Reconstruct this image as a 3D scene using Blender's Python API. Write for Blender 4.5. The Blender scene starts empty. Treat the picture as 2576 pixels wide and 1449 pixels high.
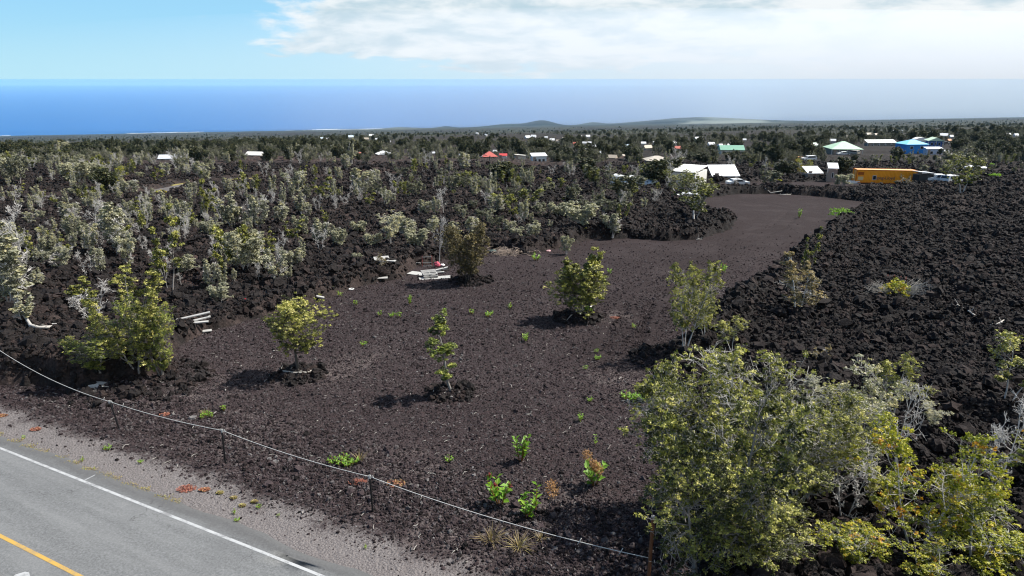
import bpy, math, random
import numpy as np
from mathutils import Vector, Matrix, Euler

R = math.radians
rnd = random.Random(7)
NR = np.random.default_rng(11)
SC = bpy.context.scene
COL = SC.collection

# ------------------------------------------------------------------ camera, world, sun, exposure
CAM_H = 13.0
PITCH = R(17.0)
FPX = 24.0 / 36.0 * 2576            # focal length in pixels of a 2576 px wide view
cd = bpy.data.cameras.new('camera'); cam = bpy.data.objects.new('camera', cd); COL.objects.link(cam)
cd.lens = 24; cd.sensor_width = 36; cd.clip_start = 0.1; cd.clip_end = 250000
cam.location = (0, 0, CAM_H); cam.rotation_euler = (R(90) - PITCH, 0, 0)
SC.camera = cam

SUN_DIR = Vector((1.55, 0.5, 2.1)).normalized()     # towards the sun
SUN_EL = math.asin(SUN_DIR.z); SUN_AZ = math.atan2(SUN_DIR.x, SUN_DIR.y)
EXPOSURE = 0.72
SKY_STRENGTH = 0.09
SC.view_settings.view_transform = 'Standard'; SC.view_settings.look = 'None'
SC.view_settings.exposure = EXPOSURE; SC.view_settings.gamma = 1.0
SC.view_settings.use_curve_mapping = False
SC.cycles.use_denoising = True; SC.cycles.filter_width = 1.15
SC.cycles.max_bounces = 6; SC.cycles.transparent_max_bounces = 6
SC.cycles.diffuse_bounces = 3; SC.cycles.volume_bounces = 1

sl = bpy.data.lights.new('sun', 'SUN'); sl.energy = 5.0; sl.angle = R(0.53); sl.color = (1.0, 0.95, 0.88)
sun = bpy.data.objects.new('sun', sl); COL.objects.link(sun)
sun.rotation_euler = SUN_DIR.to_track_quat('Z', 'Y').to_euler(); sun.location = (60, 20, 90)


class NT:
    """small helper round a node tree"""
    def __init__(s, tree): s.t = tree; s.n = tree.nodes; s.l = tree.links
    def new(s, kind, **kw):
        nd = s.n.new(kind)
        for k, v in kw.items(): setattr(nd, k, v)
        return nd
    def link(s, a, b): s.l.new(a, b)
    def put(s, sock, v):
        if isinstance(v, bpy.types.NodeSocket): s.l.new(v, sock)
        else: sock.default_value = v
    def math(s, op, a, b=0.0, c=0.0, clamp=False):
        m = s.new('ShaderNodeMath', operation=op, use_clamp=clamp)
        s.put(m.inputs[0], a); s.put(m.inputs[1], b); s.put(m.inputs[2], c)
        return m.outputs[0]
    def mix(s, f, a, b, blend='MIX'):
        m = s.new('ShaderNodeMix', data_type='RGBA', blend_type=blend)
        s.put(m.inputs[0], f)
        s.put(m.inputs[6], a if isinstance(a, bpy.types.NodeSocket) else (*a, 1)[:4])
        s.put(m.inputs[7], b if isinstance(b, bpy.types.NodeSocket) else (*b, 1)[:4])
        return m.outputs[2]
    def noise(s, vec, scale, detail=4, rough=0.55, dist=0.0):
        m = s.new('ShaderNodeTexNoise'); m.inputs['Scale'].default_value = scale
        m.inputs['Detail'].default_value = detail; m.inputs['Roughness'].default_value = rough
        m.inputs['Distortion'].default_value = dist
        if vec is not None: s.link(vec, m.inputs['Vector'])
        return m.outputs['Fac']
    def ramp(s, f, stops, interp='LINEAR'):
        m = s.new('ShaderNodeValToRGB'); cr = m.color_ramp; cr.interpolation = interp
        while len(cr.elements) < len(stops): cr.elements.new(0.5)
        for e, (p, c) in zip(cr.elements, stops):
            e.position = p; e.color = (*c, 1)[:4] if not isinstance(c, (int, float)) else (c, c, c, 1)
        s.put(m.inputs[0], f); return m.outputs[0]
    def sstep(s, v, lo, hi):
        m = s.new('ShaderNodeMapRange', interpolation_type='SMOOTHSTEP')
        s.put(m.inputs[0], v); s.put(m.inputs[1], lo); s.put(m.inputs[2], hi)
        return m.outputs[0]


def build_world():
    w = bpy.data.worlds.new('World'); SC.world = w; w.use_nodes = True
    g = NT(w.node_tree); g.n.clear()
    out = g.new('ShaderNodeOutputWorld'); bg = g.new('ShaderNodeBackground'); g.link(bg.outputs[0], out.inputs[0])
    sky = g.new('ShaderNodeTexSky', sky_type='NISHITA', sun_disc=False)
    sky.sun_elevation = SUN_EL; sky.sun_rotation = SUN_AZ; sky.altitude = 800
    sky.air_density = 1.0; sky.dust_density = 0.3; sky.ozone_density = 2.0
    tint = g.mix(1.0, sky.outputs[0], (0.62, 0.84, 1.0), 'MULTIPLY')
    tc = g.new('ShaderNodeTexCoord'); sep = g.new('ShaderNodeSeparateXYZ'); g.link(tc.outputs['Generated'], sep.inputs[0])
    X, Y, Z = sep.outputs
    zc = g.math('MAXIMUM', Z, 0.0)
    # clouds live in direction space, squashed towards the horizon like a real deck
    el = g.math('POWER', zc, 0.75)
    cmb = g.new('ShaderNodeCombineXYZ')
    g.put(cmb.inputs[0], X); g.put(cmb.inputs[1], Y); g.put(cmb.inputs[2], g.math('MULTIPLY', el, 2.6))
    n1 = g.noise(cmb.outputs[0], 5.0, 8, 0.56, 0.25)
    n2 = g.noise(cmb.outputs[0], 17.0, 7, 0.62, 0.4)
    off = g.new('ShaderNodeVectorMath', operation='ADD'); g.link(cmb.outputs[0], off.inputs[0]); off.inputs[1].default_value = (-0.03, 0, -0.045)
    n3 = g.noise(off.outputs[0], 9.0, 8, 0.58, 0.3)
    side = g.math('MULTIPLY', g.sstep(X, -0.53, -0.06), g.math('SUBTRACT', 1.0, g.math('MULTIPLY', g.sstep(Z, 0.30, 0.60), 0.6)))   # a bank of cloud in the east, blue overhead and in the west
    low = g.sstep(g.math('ADD', Z, g.math('MULTIPLY', g.math('SUBTRACT', n2, 0.5), 0.05)), -0.005, 0.055)                                   # the deck thins out above the sea
    dens = g.math('ADD', g.math('MULTIPLY', n1, 0.85), g.math('MULTIPLY', n2, 0.35))
    dens = g.math('ADD', dens, g.math('MULTIPLY', side, 0.62))
    dens = g.math('SUBTRACT', dens, g.math('MULTIPLY', g.math('SUBTRACT', 1.0, low), 0.55))
    cover = g.sstep(dens, 0.775, 0.93)
    shade = g.sstep(g.math('ADD', g.math('ADD', g.math('MULTIPLY', n3, 0.75), g.math('MULTIPLY', n2, 0.25)), g.math('MULTIPLY', g.sstep(X, 0.12, 0.6), 0.07)), 0.38, 0.60)
    k = 1.0 / SKY_STRENGTH
    cloud = g.mix(shade, (0.33 * k, 0.42 * k, 0.47 * k), (0.565 * k, 0.585 * k, 0.592 * k))
    # pale blue sea air above the whole horizon
    tint = g.mix(g.math('SUBTRACT', 1.0, g.sstep(Z, 0.0, 0.30)), tint, g.mix(g.sstep(Z, 0.0, 0.09), (0.30 * k, 0.49 * k, 0.575 * k), (0.215 * k, 0.43 * k, 0.59 * k)))
    # moist white air towards the sun side of the horizon
    veil = g.math('MULTIPLY', g.sstep(X, -0.35, 0.62), g.math('SUBTRACT', 1.0, g.sstep(Z, 0.03, 0.55)))
    base = g.mix(g.math('MULTIPLY', veil, 0.92), tint, (0.43 * k, 0.505 * k, 0.555 * k))
    col = g.mix(g.math('MULTIPLY', cover, 0.93), base, cloud)
    g.put(bg.inputs[0], col); bg.inputs[1].default_value = SKY_STRENGTH


build_world()

# ------------------------------------------------------------------ numeric noise
def _h(ix, iy, seed):
    n = (ix.astype(np.int64) * 374761393 + iy.astype(np.int64) * 668265263 + seed * 974711) & 0xffffffff
    n = ((n ^ (n >> 13)) * 1274126177) & 0xffffffff
    n = ((n ^ (n >> 16)) * 2246822519) & 0xffffffff
    return ((n ^ (n >> 15)) & 0xffffff) / float(0x1000000)

def vnoise(x, y, seed=0):
    ix = np.floor(x); iy = np.floor(y); fx = x - ix; fy = y - iy
    fx = fx * fx * (3 - 2 * fx); fy = fy * fy * (3 - 2 * fy)
    a = _h(ix, iy, seed); b = _h(ix + 1, iy, seed); c = _h(ix, iy + 1, seed); d = _h(ix + 1, iy + 1, seed)
    return (a * (1 - fx) + b * fx) * (1 - fy) + (c * (1 - fx) + d * fx) * fy

def fbm(x, y, oct=4, seed=0):
    s = 0; a = 0.5; t = 0
    for i in range(oct):
        s = s + a * vnoise(x * 2**i, y * 2**i, seed + i * 17); t += a; a *= 0.5
    return s / t

def worley(x, y, seed=0):
    ix = np.floor(x); iy = np.floor(y)
    f1 = np.full(x.shape, 9.0); f2 = np.full(x.shape, 9.0)
    for dx in (-1, 0, 1):
        for dy in (-1, 0, 1):
            cx = ix + dx; cy = iy + dy
            d = np.hypot(cx + _h(cx, cy, seed) - x, cy + _h(cx, cy, seed + 5) - y)
            f2 = np.minimum(f2, np.maximum(f1, d)); f1 = np.minimum(f1, d)
    return f1, f2

def ss(v, lo, hi):
    t = np.clip((v - lo) / (hi - lo), 0, 1); return t * t * (3 - 2 * t)

# ------------------------------------------------------------------ terrain shape
SEA = -800.0
HILLS = []       # (x, y, height, radius) filled below

def ground(x, y):
    x = np.asarray(x, float); y = np.asarray(y, float)
    t = np.clip((y - 6) / 12, 0, 1)
    f = np.where(y < 18, 6 * t * t, y - 12) * 0.061
    f = f + np.maximum(y - 400, 0) * 0.010 - np.maximum(y - 2500, 0) * 0.009
    z = -f + 0.0175 * x * ss(y, 120, 600)
    z = z + (fbm(x / 55, y / 55, 2, 3) - 0.5) * 1.6 * ss(y, 110, 190)
    z = z + (fbm(x / 260, y / 260, 2, 4) - 0.5) * 9 * ss(y, 380, 900)
    for hx, hy, hh, hr in HILLS:
        r = np.hypot(x - hx, (y - hy) * 0.6) / hr
        z = z + hh * np.exp(-r ** 2.0)
    return z

def ray(px, py):
    u = (px - 1288) / FPX; v = (py - 724.5) / FPX
    return u, math.cos(PITCH) - v * math.sin(PITCH), -(math.sin(PITCH) + v * math.cos(PITCH))

def P(px, py, dz=0.0):
    """where the line of sight through a picture point meets the ground"""
    u, dy, dz_ = ray(px, py)
    lo, hi = 5.0, 16000.0
    tt = np.geomspace(lo, hi, 400)
    hgt = CAM_H + tt * dz_ - ground(tt * u, tt * dy) - dz
    k = int(np.argmax(hgt < 0)) if (hgt < 0).any() else 399
    a, b = tt[max(k - 1, 0)], tt[k]
    for _ in range(2):
        tt = np.linspace(a, b, 64); hgt = CAM_H + tt * dz_ - ground(tt * u, tt * dy) - dz
        k = max(1, int(np.argmax(hgt < 0)) if (hgt < 0).any() else 63); a, b = tt[k - 1], tt[k]
    return Vector((a * u, a * dy, float(ground(a * u, a * dy))))

def mpp(p):
    """metres per picture pixel at a point"""
    return (p.y * math.cos(PITCH) + (CAM_H - p.z) * math.sin(PITCH)) / FPX

def top_z(p, py):
    u, dy, dz_ = ray(1288, py); return CAM_H + dz_ / dy * p.y

for px, d, hh, hr in ((1365, 12000, 120, 270), (1280, 12100, 62, 420), (1490, 12300, 62, 210), (1120, 11300, 34, 150),
                      (1005, 11000, 30, 260), (1600, 12400, 30, 600), (1800, 12600, 95, 900), (1700, 12700, 70, 700)):
    u, dy, _ = ray(px, 315); HILLS.append((u / dy * d, d, hh * 0.75, hr))

# ------------------------------------------------------------------ mesh and object helpers
class MB:
    def __init__(s): s.v = []; s.f = []
    def add(s, vs, fs):
        o = len(s.v); s.v += [tuple(v) for v in vs]; s.f += [tuple(i + o for i in f) for f in fs]; return s
    def box(s, c, d, rz=0.0, rx=0.0, ry=0.0):
        m = Euler((rx, ry, rz)).to_matrix(); c = Vector(c)
        vs = [c + m @ Vector((x * d[0] / 2, y * d[1] / 2, z * d[2] / 2)) for x in (-1, 1) for y in (-1, 1) for z in (-1, 1)]
        return s.add(vs, [(0, 1, 3, 2), (4, 6, 7, 5), (0, 4, 5, 1), (2, 3, 7, 6), (0, 2, 6, 4), (1, 5, 7, 3)])
    def tube(s, pts, rad, n=6, caps=True):
        pts = [Vector(p) for p in pts]; vs = []; fs = []
        if not hasattr(rad, '__len__'): rad = [rad] * len(pts)
        ref = Vector((0.31, 0.77, 0.12))
        for i, p in enumerate(pts):
            d = (pts[min(i + 1, len(pts) - 1)] - pts[max(i - 1, 0)])
            if d.length < 1e-9: d = Vector((0, 0, 1))
            d.normalize(); a = d.cross(ref)
            if a.length < 1e-3: a = d.cross(Vector((1, 0, 0)))
            a.normalize(); b = d.cross(a)
            for k in range(n):
                t = 2 * math.pi * k / n; vs.append(p + (a * math.cos(t) + b * math.sin(t)) * rad[i])
        for i in range(len(pts) - 1):
            for k in range(n):
                fs.append((i * n + k, i * n + (k + 1) % n, (i + 1) * n + (k + 1) % n, (i + 1) * n + k))
        if caps: fs.append(tuple(range(n - 1, -1, -1))); fs.append(tuple(range((len(pts) - 1) * n, len(pts) * n)))
        return s.add(vs, fs)
    def extrude(s, prof, y0, y1):
        n = len(prof)
        vs = [(x, y0, z) for x, z in prof] + [(x, y1, z) for x, z in prof]
        fs = [tuple(range(n)), tuple(range(2 * n - 1, n - 1, -1))] + [((i + 1) % n, i, n + i, n + (i + 1) % n) for i in range(n)]
        return s.add(vs, fs)
    def build(s, name, mat=None, parent=None, smooth=False):
        me = bpy.data.meshes.new(name); me.from_pydata([tuple(v) for v in s.v], [], s.f); me.update()
        if smooth: me.polygons.foreach_set('use_smooth', [True] * len(me.polygons))
        return obj(name, me, mat, parent)

def obj(name, me, mat=None, parent=None):
    o = bpy.data.objects.new(name, me); COL.objects.link(o)
    if mat is not None and len(me.materials) == 0: me.materials.append(mat)
    if parent is not None: o.parent = parent
    return o

def tag(o, label, cat, group=None):
    o['label'] = label; o['category'] = cat
    if group: o['group'] = group
    return o

def kind(o, k): o['kind'] = k; return o

def empty(name, loc, rz=0.0):
    e = bpy.data.objects.new(name, None); COL.objects.link(e); e.location = loc; e.rotation_euler = (0, 0, rz)
    e.empty_display_size = 0.2; return e

def np_mesh(name, V, F, smooth=False):
    me = bpy.data.meshes.new(name); V = np.asarray(V, np.float32); F = np.asarray(F, np.int32)
    k = F.shape[1]
    me.vertices.add(len(V)); me.vertices.foreach_set('co', V.ravel())
    me.loops.add(F.size); me.loops.foreach_set('vertex_index', F.ravel())
    me.polygons.add(len(F)); me.polygons.foreach_set('loop_start', np.arange(0, F.size, k, dtype=np.int32))
    me.polygons.foreach_set('use_smooth', np.full(len(F), smooth))
    me.update(calc_edges=True); me.validate(); return me

def fattr(me, name, vals, dom='POINT'):
    a = me.attributes.new(name, 'FLOAT', dom); a.data.foreach_set('value', np.asarray(vals, np.float32))

# ------------------------------------------------------------------ materials
def mat_new(name):
    m = bpy.data.materials.new(name); m.use_nodes = True
    g = NT(m.node_tree); b = g.n['Principled BSDF']; b.inputs['Roughness'].default_value = 0.85
    b.inputs['Specular IOR Level'].default_value = 0.25
    return m, g, b

def bump(g, b, h, strength, dist):
    bp = g.new('ShaderNodeBump'); bp.inputs['Strength'].default_value = strength; bp.inputs['Distance'].default_value = dist
    g.put(bp.inputs['Height'], h); g.link(bp.outputs[0], b.inputs['Normal'])

def attr(g, name):
    a = g.new('ShaderNodeAttribute'); a.attribute_name = name; return a.outputs['Fac']

def pos(g): return g.new('ShaderNodeNewGeometry').outputs['Position']

def plain(name, col, rough=0.7, var=0.18, scale=3.0, metal=0.0, spec=0.3):
    m, g, b = mat_new(name)
    tc = g.new('ShaderNodeTexCoord').outputs['Object']
    f = g.noise(tc, scale, 5, 0.65)
    c = g.mix(f, tuple(x * (1 - var * 1.6) for x in col), tuple(min(1, x * (1 + var)) for x in col))
    g.put(b.inputs['Base Color'], c); b.inputs['Roughness'].default_value = rough
    b.inputs['Metallic'].default_value = metal; b.inputs['Specular IOR Level'].default_value = spec
    return m

def lava_material():
    m, g, b = mat_new('lava_rock'); p = pos(g)
    f = g.noise(p, 0.5, 5, 0.6); f2 = g.noise(p, 7.0, 6, 0.7); f3 = g.noise(p, 0.045, 3, 0.5)
    c = g.ramp(f2, [(0.30, (0.005, 0.0045, 0.0045)), (0.52, (0.015, 0.0127, 0.0122)), (0.78, (0.040, 0.034, 0.032))])
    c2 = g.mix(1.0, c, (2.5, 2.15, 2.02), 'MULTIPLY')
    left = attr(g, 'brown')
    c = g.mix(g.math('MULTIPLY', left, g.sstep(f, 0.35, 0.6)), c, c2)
    c = g.mix(g.math('MULTIPLY', g.sstep(f3, 0.52, 0.66), 0.55), c, g.mix(1.0, c, (1.9, 1.6, 1.5), 'MULTIPLY'))
    veg = attr(g, 'veg')                                           # lichen and low scrub far out
    vn = g.noise(p, 0.09, 6, 0.75)
    c = g.mix(g.math('MULTIPLY', veg, g.sstep(vn, 0.38, 0.62)), c, (0.045, 0.050, 0.033))
    pale = attr(g, 'pale')
    c = g.mix(pale, c, (0.16, 0.17, 0.145))
    g.put(b.inputs['Base Color'], c); b.inputs['Roughness'].default_value = 0.9
    b.inputs['Specular IOR Level'].default_value = 0.15
    bump(g, b, f2, 0.9, 0.10)
    return m

def clod_material():
    m, g, b = mat_new('lava_clod'); r = g.new('ShaderNodeObjectInfo').outputs['Random']
    f2 = g.noise(pos(g), 9.0, 5, 0.7)
    c = g.ramp(f2, [(0.3, (0.006, 0.005, 0.005)), (0.6, (0.019, 0.016, 0.0155)), (0.85, (0.045, 0.038, 0.036))])
    c = g.mix(g.sstep(r, 0.55, 1.0), c, g.mix(1.0, c, (2.0, 1.7, 1.6), 'MULTIPLY'))
    g.put(b.inputs['Base Color'], c); bump(g, b, f2, 0.8, 0.06); b.inputs['Specular IOR Level'].default_value = 0.15
    return m

def cinder_material():
    m, g, b = mat_new('cinder'); p = pos(g)
    f = g.noise(p, 11.0, 6, 0.8); big = g.noise(p, 0.22, 5, 0.65); mid = g.noise(p, 1.7, 4, 0.6)
    vor = g.new('ShaderNodeTexVoronoi'); g.link(p, vor.inputs['Vector']); vor.inputs['Scale'].default_value = 13.0
    vs = g.new('ShaderNodeSeparateColor'); g.link(vor.outputs['Color'], vs.inputs[0])
    c = g.ramp(f, [(0.28, (0.010, 0.0076, 0.0080)), (0.5, (0.038, 0.0280, 0.0296)), (0.75, (0.074, 0.057, 0.0595))])
    c = g.mix(g.math('MULTIPLY', g.sstep(vs.outputs[0], 0.55, 1.0), 0.8), c, (0.042, 0.026, 0.025))
    c = g.mix(g.math('MULTIPLY', g.sstep(vs.outputs[1], 0.92, 0.98), 0.7), c, (0.12, 0.11, 0.107))
    c = g.mix(g.math('MULTIPLY', g.sstep(vs.outputs[2], 0.55, 0.8), 0.7), c, (0.014, 0.012, 0.012))
    fine = attr(g, 'fine')                                         # driven-over, finer red-brown track cinder; darkened to paint the far lot's cloud shade
    c = g.mix(g.math('MULTIPLY', fine, 0.85), c, g.mix(mid, (0.017, 0.0115, 0.0118), (0.026, 0.0185, 0.0187)))
    c = g.mix(g.math('MULTIPLY', g.sstep(big, 0.48, 0.66), 0.28), c, (0.060, 0.048, 0.0485))
    # pale crushed stone of the shoulder, thinning out into the cinder
    sh = attr(g, 'gravel'); sn = g.noise(p, 6.0, 5, 0.75); sn2 = g.noise(p, 0.8, 4, 0.6)
    k = g.sstep(g.math('ADD', sh, g.math('ADD', g.math('MULTIPLY', g.math('SUBTRACT', sn, 0.5), 0.9), g.math('MULTIPLY', g.math('SUBTRACT', sn2, 0.5), 1.1))), 0.32, 0.86)
    gc = g.ramp(g.noise(p, 24.0, 5, 0.8), [(0.3, (0.055, 0.047, 0.046)), (0.5, (0.150, 0.136, 0.133)), (0.7, (0.26, 0.243, 0.24))])
    c = g.mix(k, c, gc)
    ln = g.noise(p, 16.0, 5, 0.8); ln2 = g.noise(p, 1.1, 4, 0.6)
    lk = g.math('MULTIPLY', attr(g, 'litter'), g.sstep(g.math('ADD', ln, g.math('MULTIPLY', g.math('SUBTRACT', ln2, 0.5), 0.5)), 0.50, 0.62))
    c = g.mix(g.math('MULTIPLY', lk, 0.8), c, (0.185, 0.155, 0.145))
    lv = attr(g, 'lava'); c = g.mix(lv, c, (0.018, 0.015, 0.015))
    g.put(b.inputs['Base Color'], c); b.inputs['Roughness'].default_value = 0.92; b.inputs['Specular IOR Level'].default_value = 0.12
    bump(g, b, g.math('ADD', f, g.math('MULTIPLY', vor.outputs['Distance'], -0.9)), 0.9, 0.05)
    return m

def asphalt_material():
    m, g, b = mat_new('asphalt'); p = pos(g)
    t = attr(g, 'along'); q = attr(g, 'across')
    cmb = g.new('ShaderNodeCombineXYZ'); g.put(cmb.inputs[0], g.math('MULTIPLY', t, 0.10)); g.put(cmb.inputs[1], q)
    streak = g.noise(cmb.outputs[0], 1.5, 5, 0.6)
    grit = g.noise(p, 15.0, 6, 0.85); patch = g.noise(p, 0.5, 4, 0.6)
    c = g.ramp(grit, [(0.30, (0.060, 0.062, 0.064)), (0.5, (0.122, 0.126, 0.128)), (0.72, (0.205, 0.211, 0.214))])
    c = g.mix(g.math('MULTIPLY', g.sstep(streak, 0.40, 0.68), 0.38), c, (0.20, 0.205, 0.206))
    c = g.mix(g.math('MULTIPLY', g.sstep(patch, 0.5, 0.75), 0.3), c, (0.090, 0.092, 0.095))
    edge = g.sstep(g.math('ADD', q, g.math('MULTIPLY', g.math('SUBTRACT', g.noise(p, 1.3, 5, 0.65), 0.5), 0.5)), -0.05, 0.42)
    c = g.mix(g.math('MULTIPLY', edge, 0.55), c, (0.062, 0.060, 0.060))
    vc = g.new('ShaderNodeTexVoronoi', feature='DISTANCE_TO_EDGE'); vc.inputs['Scale'].default_value = 0.33
    wv = g.new('ShaderNodeVectorMath', operation='ADD'); g.link(p, wv.inputs[0])
    wn = g.new('ShaderNodeTexNoise'); wn.inputs['Scale'].default_value = 1.6; wn.inputs['Detail'].default_value = 4; g.link(p, wn.inputs['Vector']); g.link(wn.outputs['Color'], wv.inputs[1]); g.link(wv.outputs[0], vc.inputs['Vector'])
    crack = g.math('MULTIPLY', g.math('SUBTRACT', 1.0, g.sstep(vc.outputs['Distance'], 0.0, 0.007)), g.sstep(patch, 0.50, 0.62))
    c = g.mix(g.math('MULTIPLY', crack, 0.65), c, (0.03, 0.03, 0.03))     # newer dark strip outside the line
    g.put(b.inputs['Base Color'], c); b.inputs['Roughness'].default_value = 0.85
    bump(g, b, grit, 0.5, 0.01)
    return m

def paint_material(name, col, wear):
    m, g, b = mat_new(name); p = pos(g)
    f = g.noise(p, 22.0, 5, 0.85)
    f2 = g.noise(p, 2.2, 4, 0.6)
    c = g.mix(g.math('MULTIPLY', g.sstep(g.math('ADD', f, g.math('MULTIPLY', g.math('SUBTRACT', f2, 0.5), 0.7)), 0.42, 0.68), wear), col, (0.14, 0.142, 0.144))
    g.put(b.inputs['Base Color'], c); b.inputs['Roughness'].default_value = 0.7
    return m

def leaf_material(name, stops, trans=0.3, hue=0.25):
    m = bpy.data.materials.new(name); m.use_nodes = True; g = NT(m.node_tree); g.n.clear()
    out = g.new('ShaderNodeOutputMaterial')
    r = g.new('ShaderNodeObjectInfo').outputs['Random']
    f = g.math('ADD', attr(g, 'tint'), g.math('MULTIPLY', g.math('SUBTRACT', r, 0.5), hue), clamp=True)
    c = g.ramp(f, stops)
    d = g.new('ShaderNodeBsdfPrincipled'); d.inputs['Roughness'].default_value = 0.5; d.inputs['Specular IOR Level'].default_value = 0.35
    g.put(d.inputs['Base Color'], c)
    tr = g.new('ShaderNodeBsdfTranslucent'); g.put(tr.inputs[0], g.mix(1.0, c, (1.15, 1.25, 0.6), 'MULTIPLY'))
    mx = g.new('ShaderNodeMixShader'); mx.inputs[0].default_value = trans
    g.link(d.outputs[0], mx.inputs[1]); g.link(tr.outputs[0], mx.inputs[2]); g.link(mx.outputs[0], out.inputs[0])
    return m

def bark_material(name, a, b_, scale=9.0):
    m, g, b = mat_new(name)
    tc = g.new('ShaderNodeTexCoord').outputs['Object']
    r = g.new('ShaderNodeObjectInfo').outputs['Random']
    c = g.mix(g.noise(tc, scale, 5, 0.7), a, b_)
    c = g.mix(g.math('MULTIPLY', r, 0.5), c, g.mix(1.0, c, (0.62, 0.60, 0.58), 'MULTIPLY'))
    g.put(b.inputs['Base Color'], c); b.inputs['Roughness'].default_value = 0.9
    return m

M = {}
M['lava'] = lava_material(); M['clod'] = clod_material(); M['cinder'] = cinder_material(); M['asphalt'] = asphalt_material()
M['white_paint'] = paint_material('white_road_paint', (0.37, 0.38, 0.385), 0.8)
M['yellow_paint'] = paint_material('yellow_road_paint', (0.42, 0.265, 0.06), 0.6)
M['olive'] = leaf_material('olive_leaf', [(0.0, (0.022, 0.028, 0.009)), (0.30, (0.085, 0.095, 0.022)), (0.60, (0.235, 0.24, 0.050)), (0.85, (0.45, 0.43, 0.11)), (1.0, (0.55, 0.50, 0.19))], 0.24, 0.12)
M['green'] = leaf_material('green_leaf', [(0.0, (0.036, 0.050, 0.016)), (0.35, (0.125, 0.155, 0.034)), (0.65, (0.25, 0.285, 0.055)), (0.9, (0.42, 0.42, 0.12)), (1.0, (0.46, 0.40, 0.10))], 0.25, 0.12)
M['yellow'] = leaf_material('yellow_green_leaf', [(0.0, (0.06, 0.078, 0.012)), (0.30, (0.19, 0.215, 0.018)), (0.65, (0.38, 0.37, 0.030)), (0.93, (0.55, 0.46, 0.05)), (1.0, (0.50, 0.24, 0.02))], 0.30, 0.12)
M['pale'] = leaf_material('pale_leaf', [(0.0, (0.13, 0.13, 0.092)), (0.4, (0.28, 0.278, 0.20)), (0.75, (0.42, 0.41, 0.29)), (1.0, (0.46, 0.41, 0.22))], 0.2)
M['grey'] = leaf_material('grey_green_leaf', [(0.0, (0.060, 0.064, 0.046)), (0.5, (0.135, 0.138, 0.092)), (1.0, (0.23, 0.225, 0.145))], 0.2, 0.4)
M['brown'] = leaf_material('brown_leaf', [(0.0, (0.070, 0.058, 0.026)), (0.4, (0.18, 0.145, 0.06)), (0.8, (0.34, 0.26, 0.11)), (1.0, (0.42, 0.31, 0.14))], 0.2, 0.12)
M['dark'] = leaf_material('dark_leaf', [(0.0, (0.014, 0.020, 0.011)), (0.5, (0.041, 0.050, 0.020)), (0.9, (0.089, 0.095, 0.038)), (1.0, (0.135, 0.121, 0.047))], 0.15)
M['conifer'] = leaf_material('conifer_needle', [(0.0, (0.009, 0.016, 0.010)), (0.6, (0.024, 0.038, 0.020)), (1.0, (0.05, 0.065, 0.030))], 0.1)
M['weed'] = leaf_material('weed_leaf', [(0.0, (0.09, 0.19, 0.018)), (0.5, (0.17, 0.33, 0.025)), (1.0, (0.30, 0.44, 0.05))], 0.35)
M['seed'] = leaf_material('seed_head', [(0.0, (0.22, 0.10, 0.03)), (1.0, (0.36, 0.20, 0.07))], 0.2)
M['redleaf'] = leaf_material('red_leaf', [(0.0, (0.12, 0.010, 0.008)), (1.0, (0.22, 0.03, 0.02))], 0.2)
M['mat_red'] = leaf_material('red_mat_leaf', [(0.0, (0.22, 0.07, 0.05)), (0.7, (0.40, 0.16, 0.11)), (1.0, (0.42, 0.30, 0.12))], 0.2, 0.5)
M['straw'] = leaf_material('straw', [(0.0, (0.20, 0.15, 0.07)), (0.6, (0.36, 0.28, 0.14)), (1.0, (0.32, 0.33, 0.07))], 0.2)
M['bark'] = bark_material('grey_bark', (0.13, 0.12, 0.11), (0.36, 0.34, 0.32))
M['bark_pale'] = bark_material('pale_bark', (0.36, 0.35, 0.33), (0.70, 0.68, 0.65))
M['bark_dark'] = bark_material('dark_bark', (0.04, 0.036, 0.032), (0.14, 0.125, 0.11))
M['driftwood'] = bark_material('bleached_wood', (0.26, 0.245, 0.22), (0.56, 0.54, 0.50))
M['board'] = bark_material('weathered_board', (0.22, 0.215, 0.205), (0.55, 0.55, 0.53), 6.0)

# ------------------------------------------------------------------ layout of the place: road line, lot outline, tracks
W0 = P(0, 1131); W1 = P(789, 1446)
TD = Vector((W1.x - W0.x, W1.y - W0.y)).normalized()     # along the road
ND = Vector((-TD.y, TD.x))                               # towards the lot
if ND.y < 0: ND = -ND
def across(x, y): return (x - W0.x) * ND.x + (y - W0.y) * ND.y
def along(x, y): return (x - W0.x) * TD.x + (y - W0.y) * TD.y
Q_YEL = np.mean([across(*P(a, b)[:2]) for a, b in ((0, 1352), (180, 1444))])
Q_ASPH = np.mean([across(*P(a, b)[:2]) for a, b in ((0, 1093), (500, 1290), (860, 1449))])
Q_SHO = np.mean([across(*P(a, b)[:2]) for a, b in ((0, 1030), (500, 1225), (1120, 1449))])

LOT_PX = [(-420, 930), (-100, 955), (150, 985), (330, 975), (455, 950), (440, 885), (520, 838), (640, 803), (780, 767), (900, 724),
          (1010, 700), (1060, 668), (1140, 652), (1240, 628), (1330, 642), (1420, 622), (1480, 602), (1580, 600), (1690, 607), (1765, 602),
          (1840, 577), (1858, 553), (1810, 543), (1775, 535), (1770, 500), (1850, 489), (1950, 487), (2060, 495), (2190, 510),
          (2140, 535), (2085, 563), (2052, 595), (2000, 632), (1960, 665), (1880, 710), (1805, 760), (1765, 830), (1685, 868),
          (1640, 905), (1640, 960), (1640, 1050), (1655, 1150), (1690, 1300), (1720, 1449), (1760, 1700)]
LOT = np.array([P(*q)[:2] for q in LOT_PX] + [tuple(Vector((W0.x, W0.y)) + TD * 26 + ND * 0.2), tuple(Vector((W0.x, W0.y)) - TD * 26 + ND * 0.2)])

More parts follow.
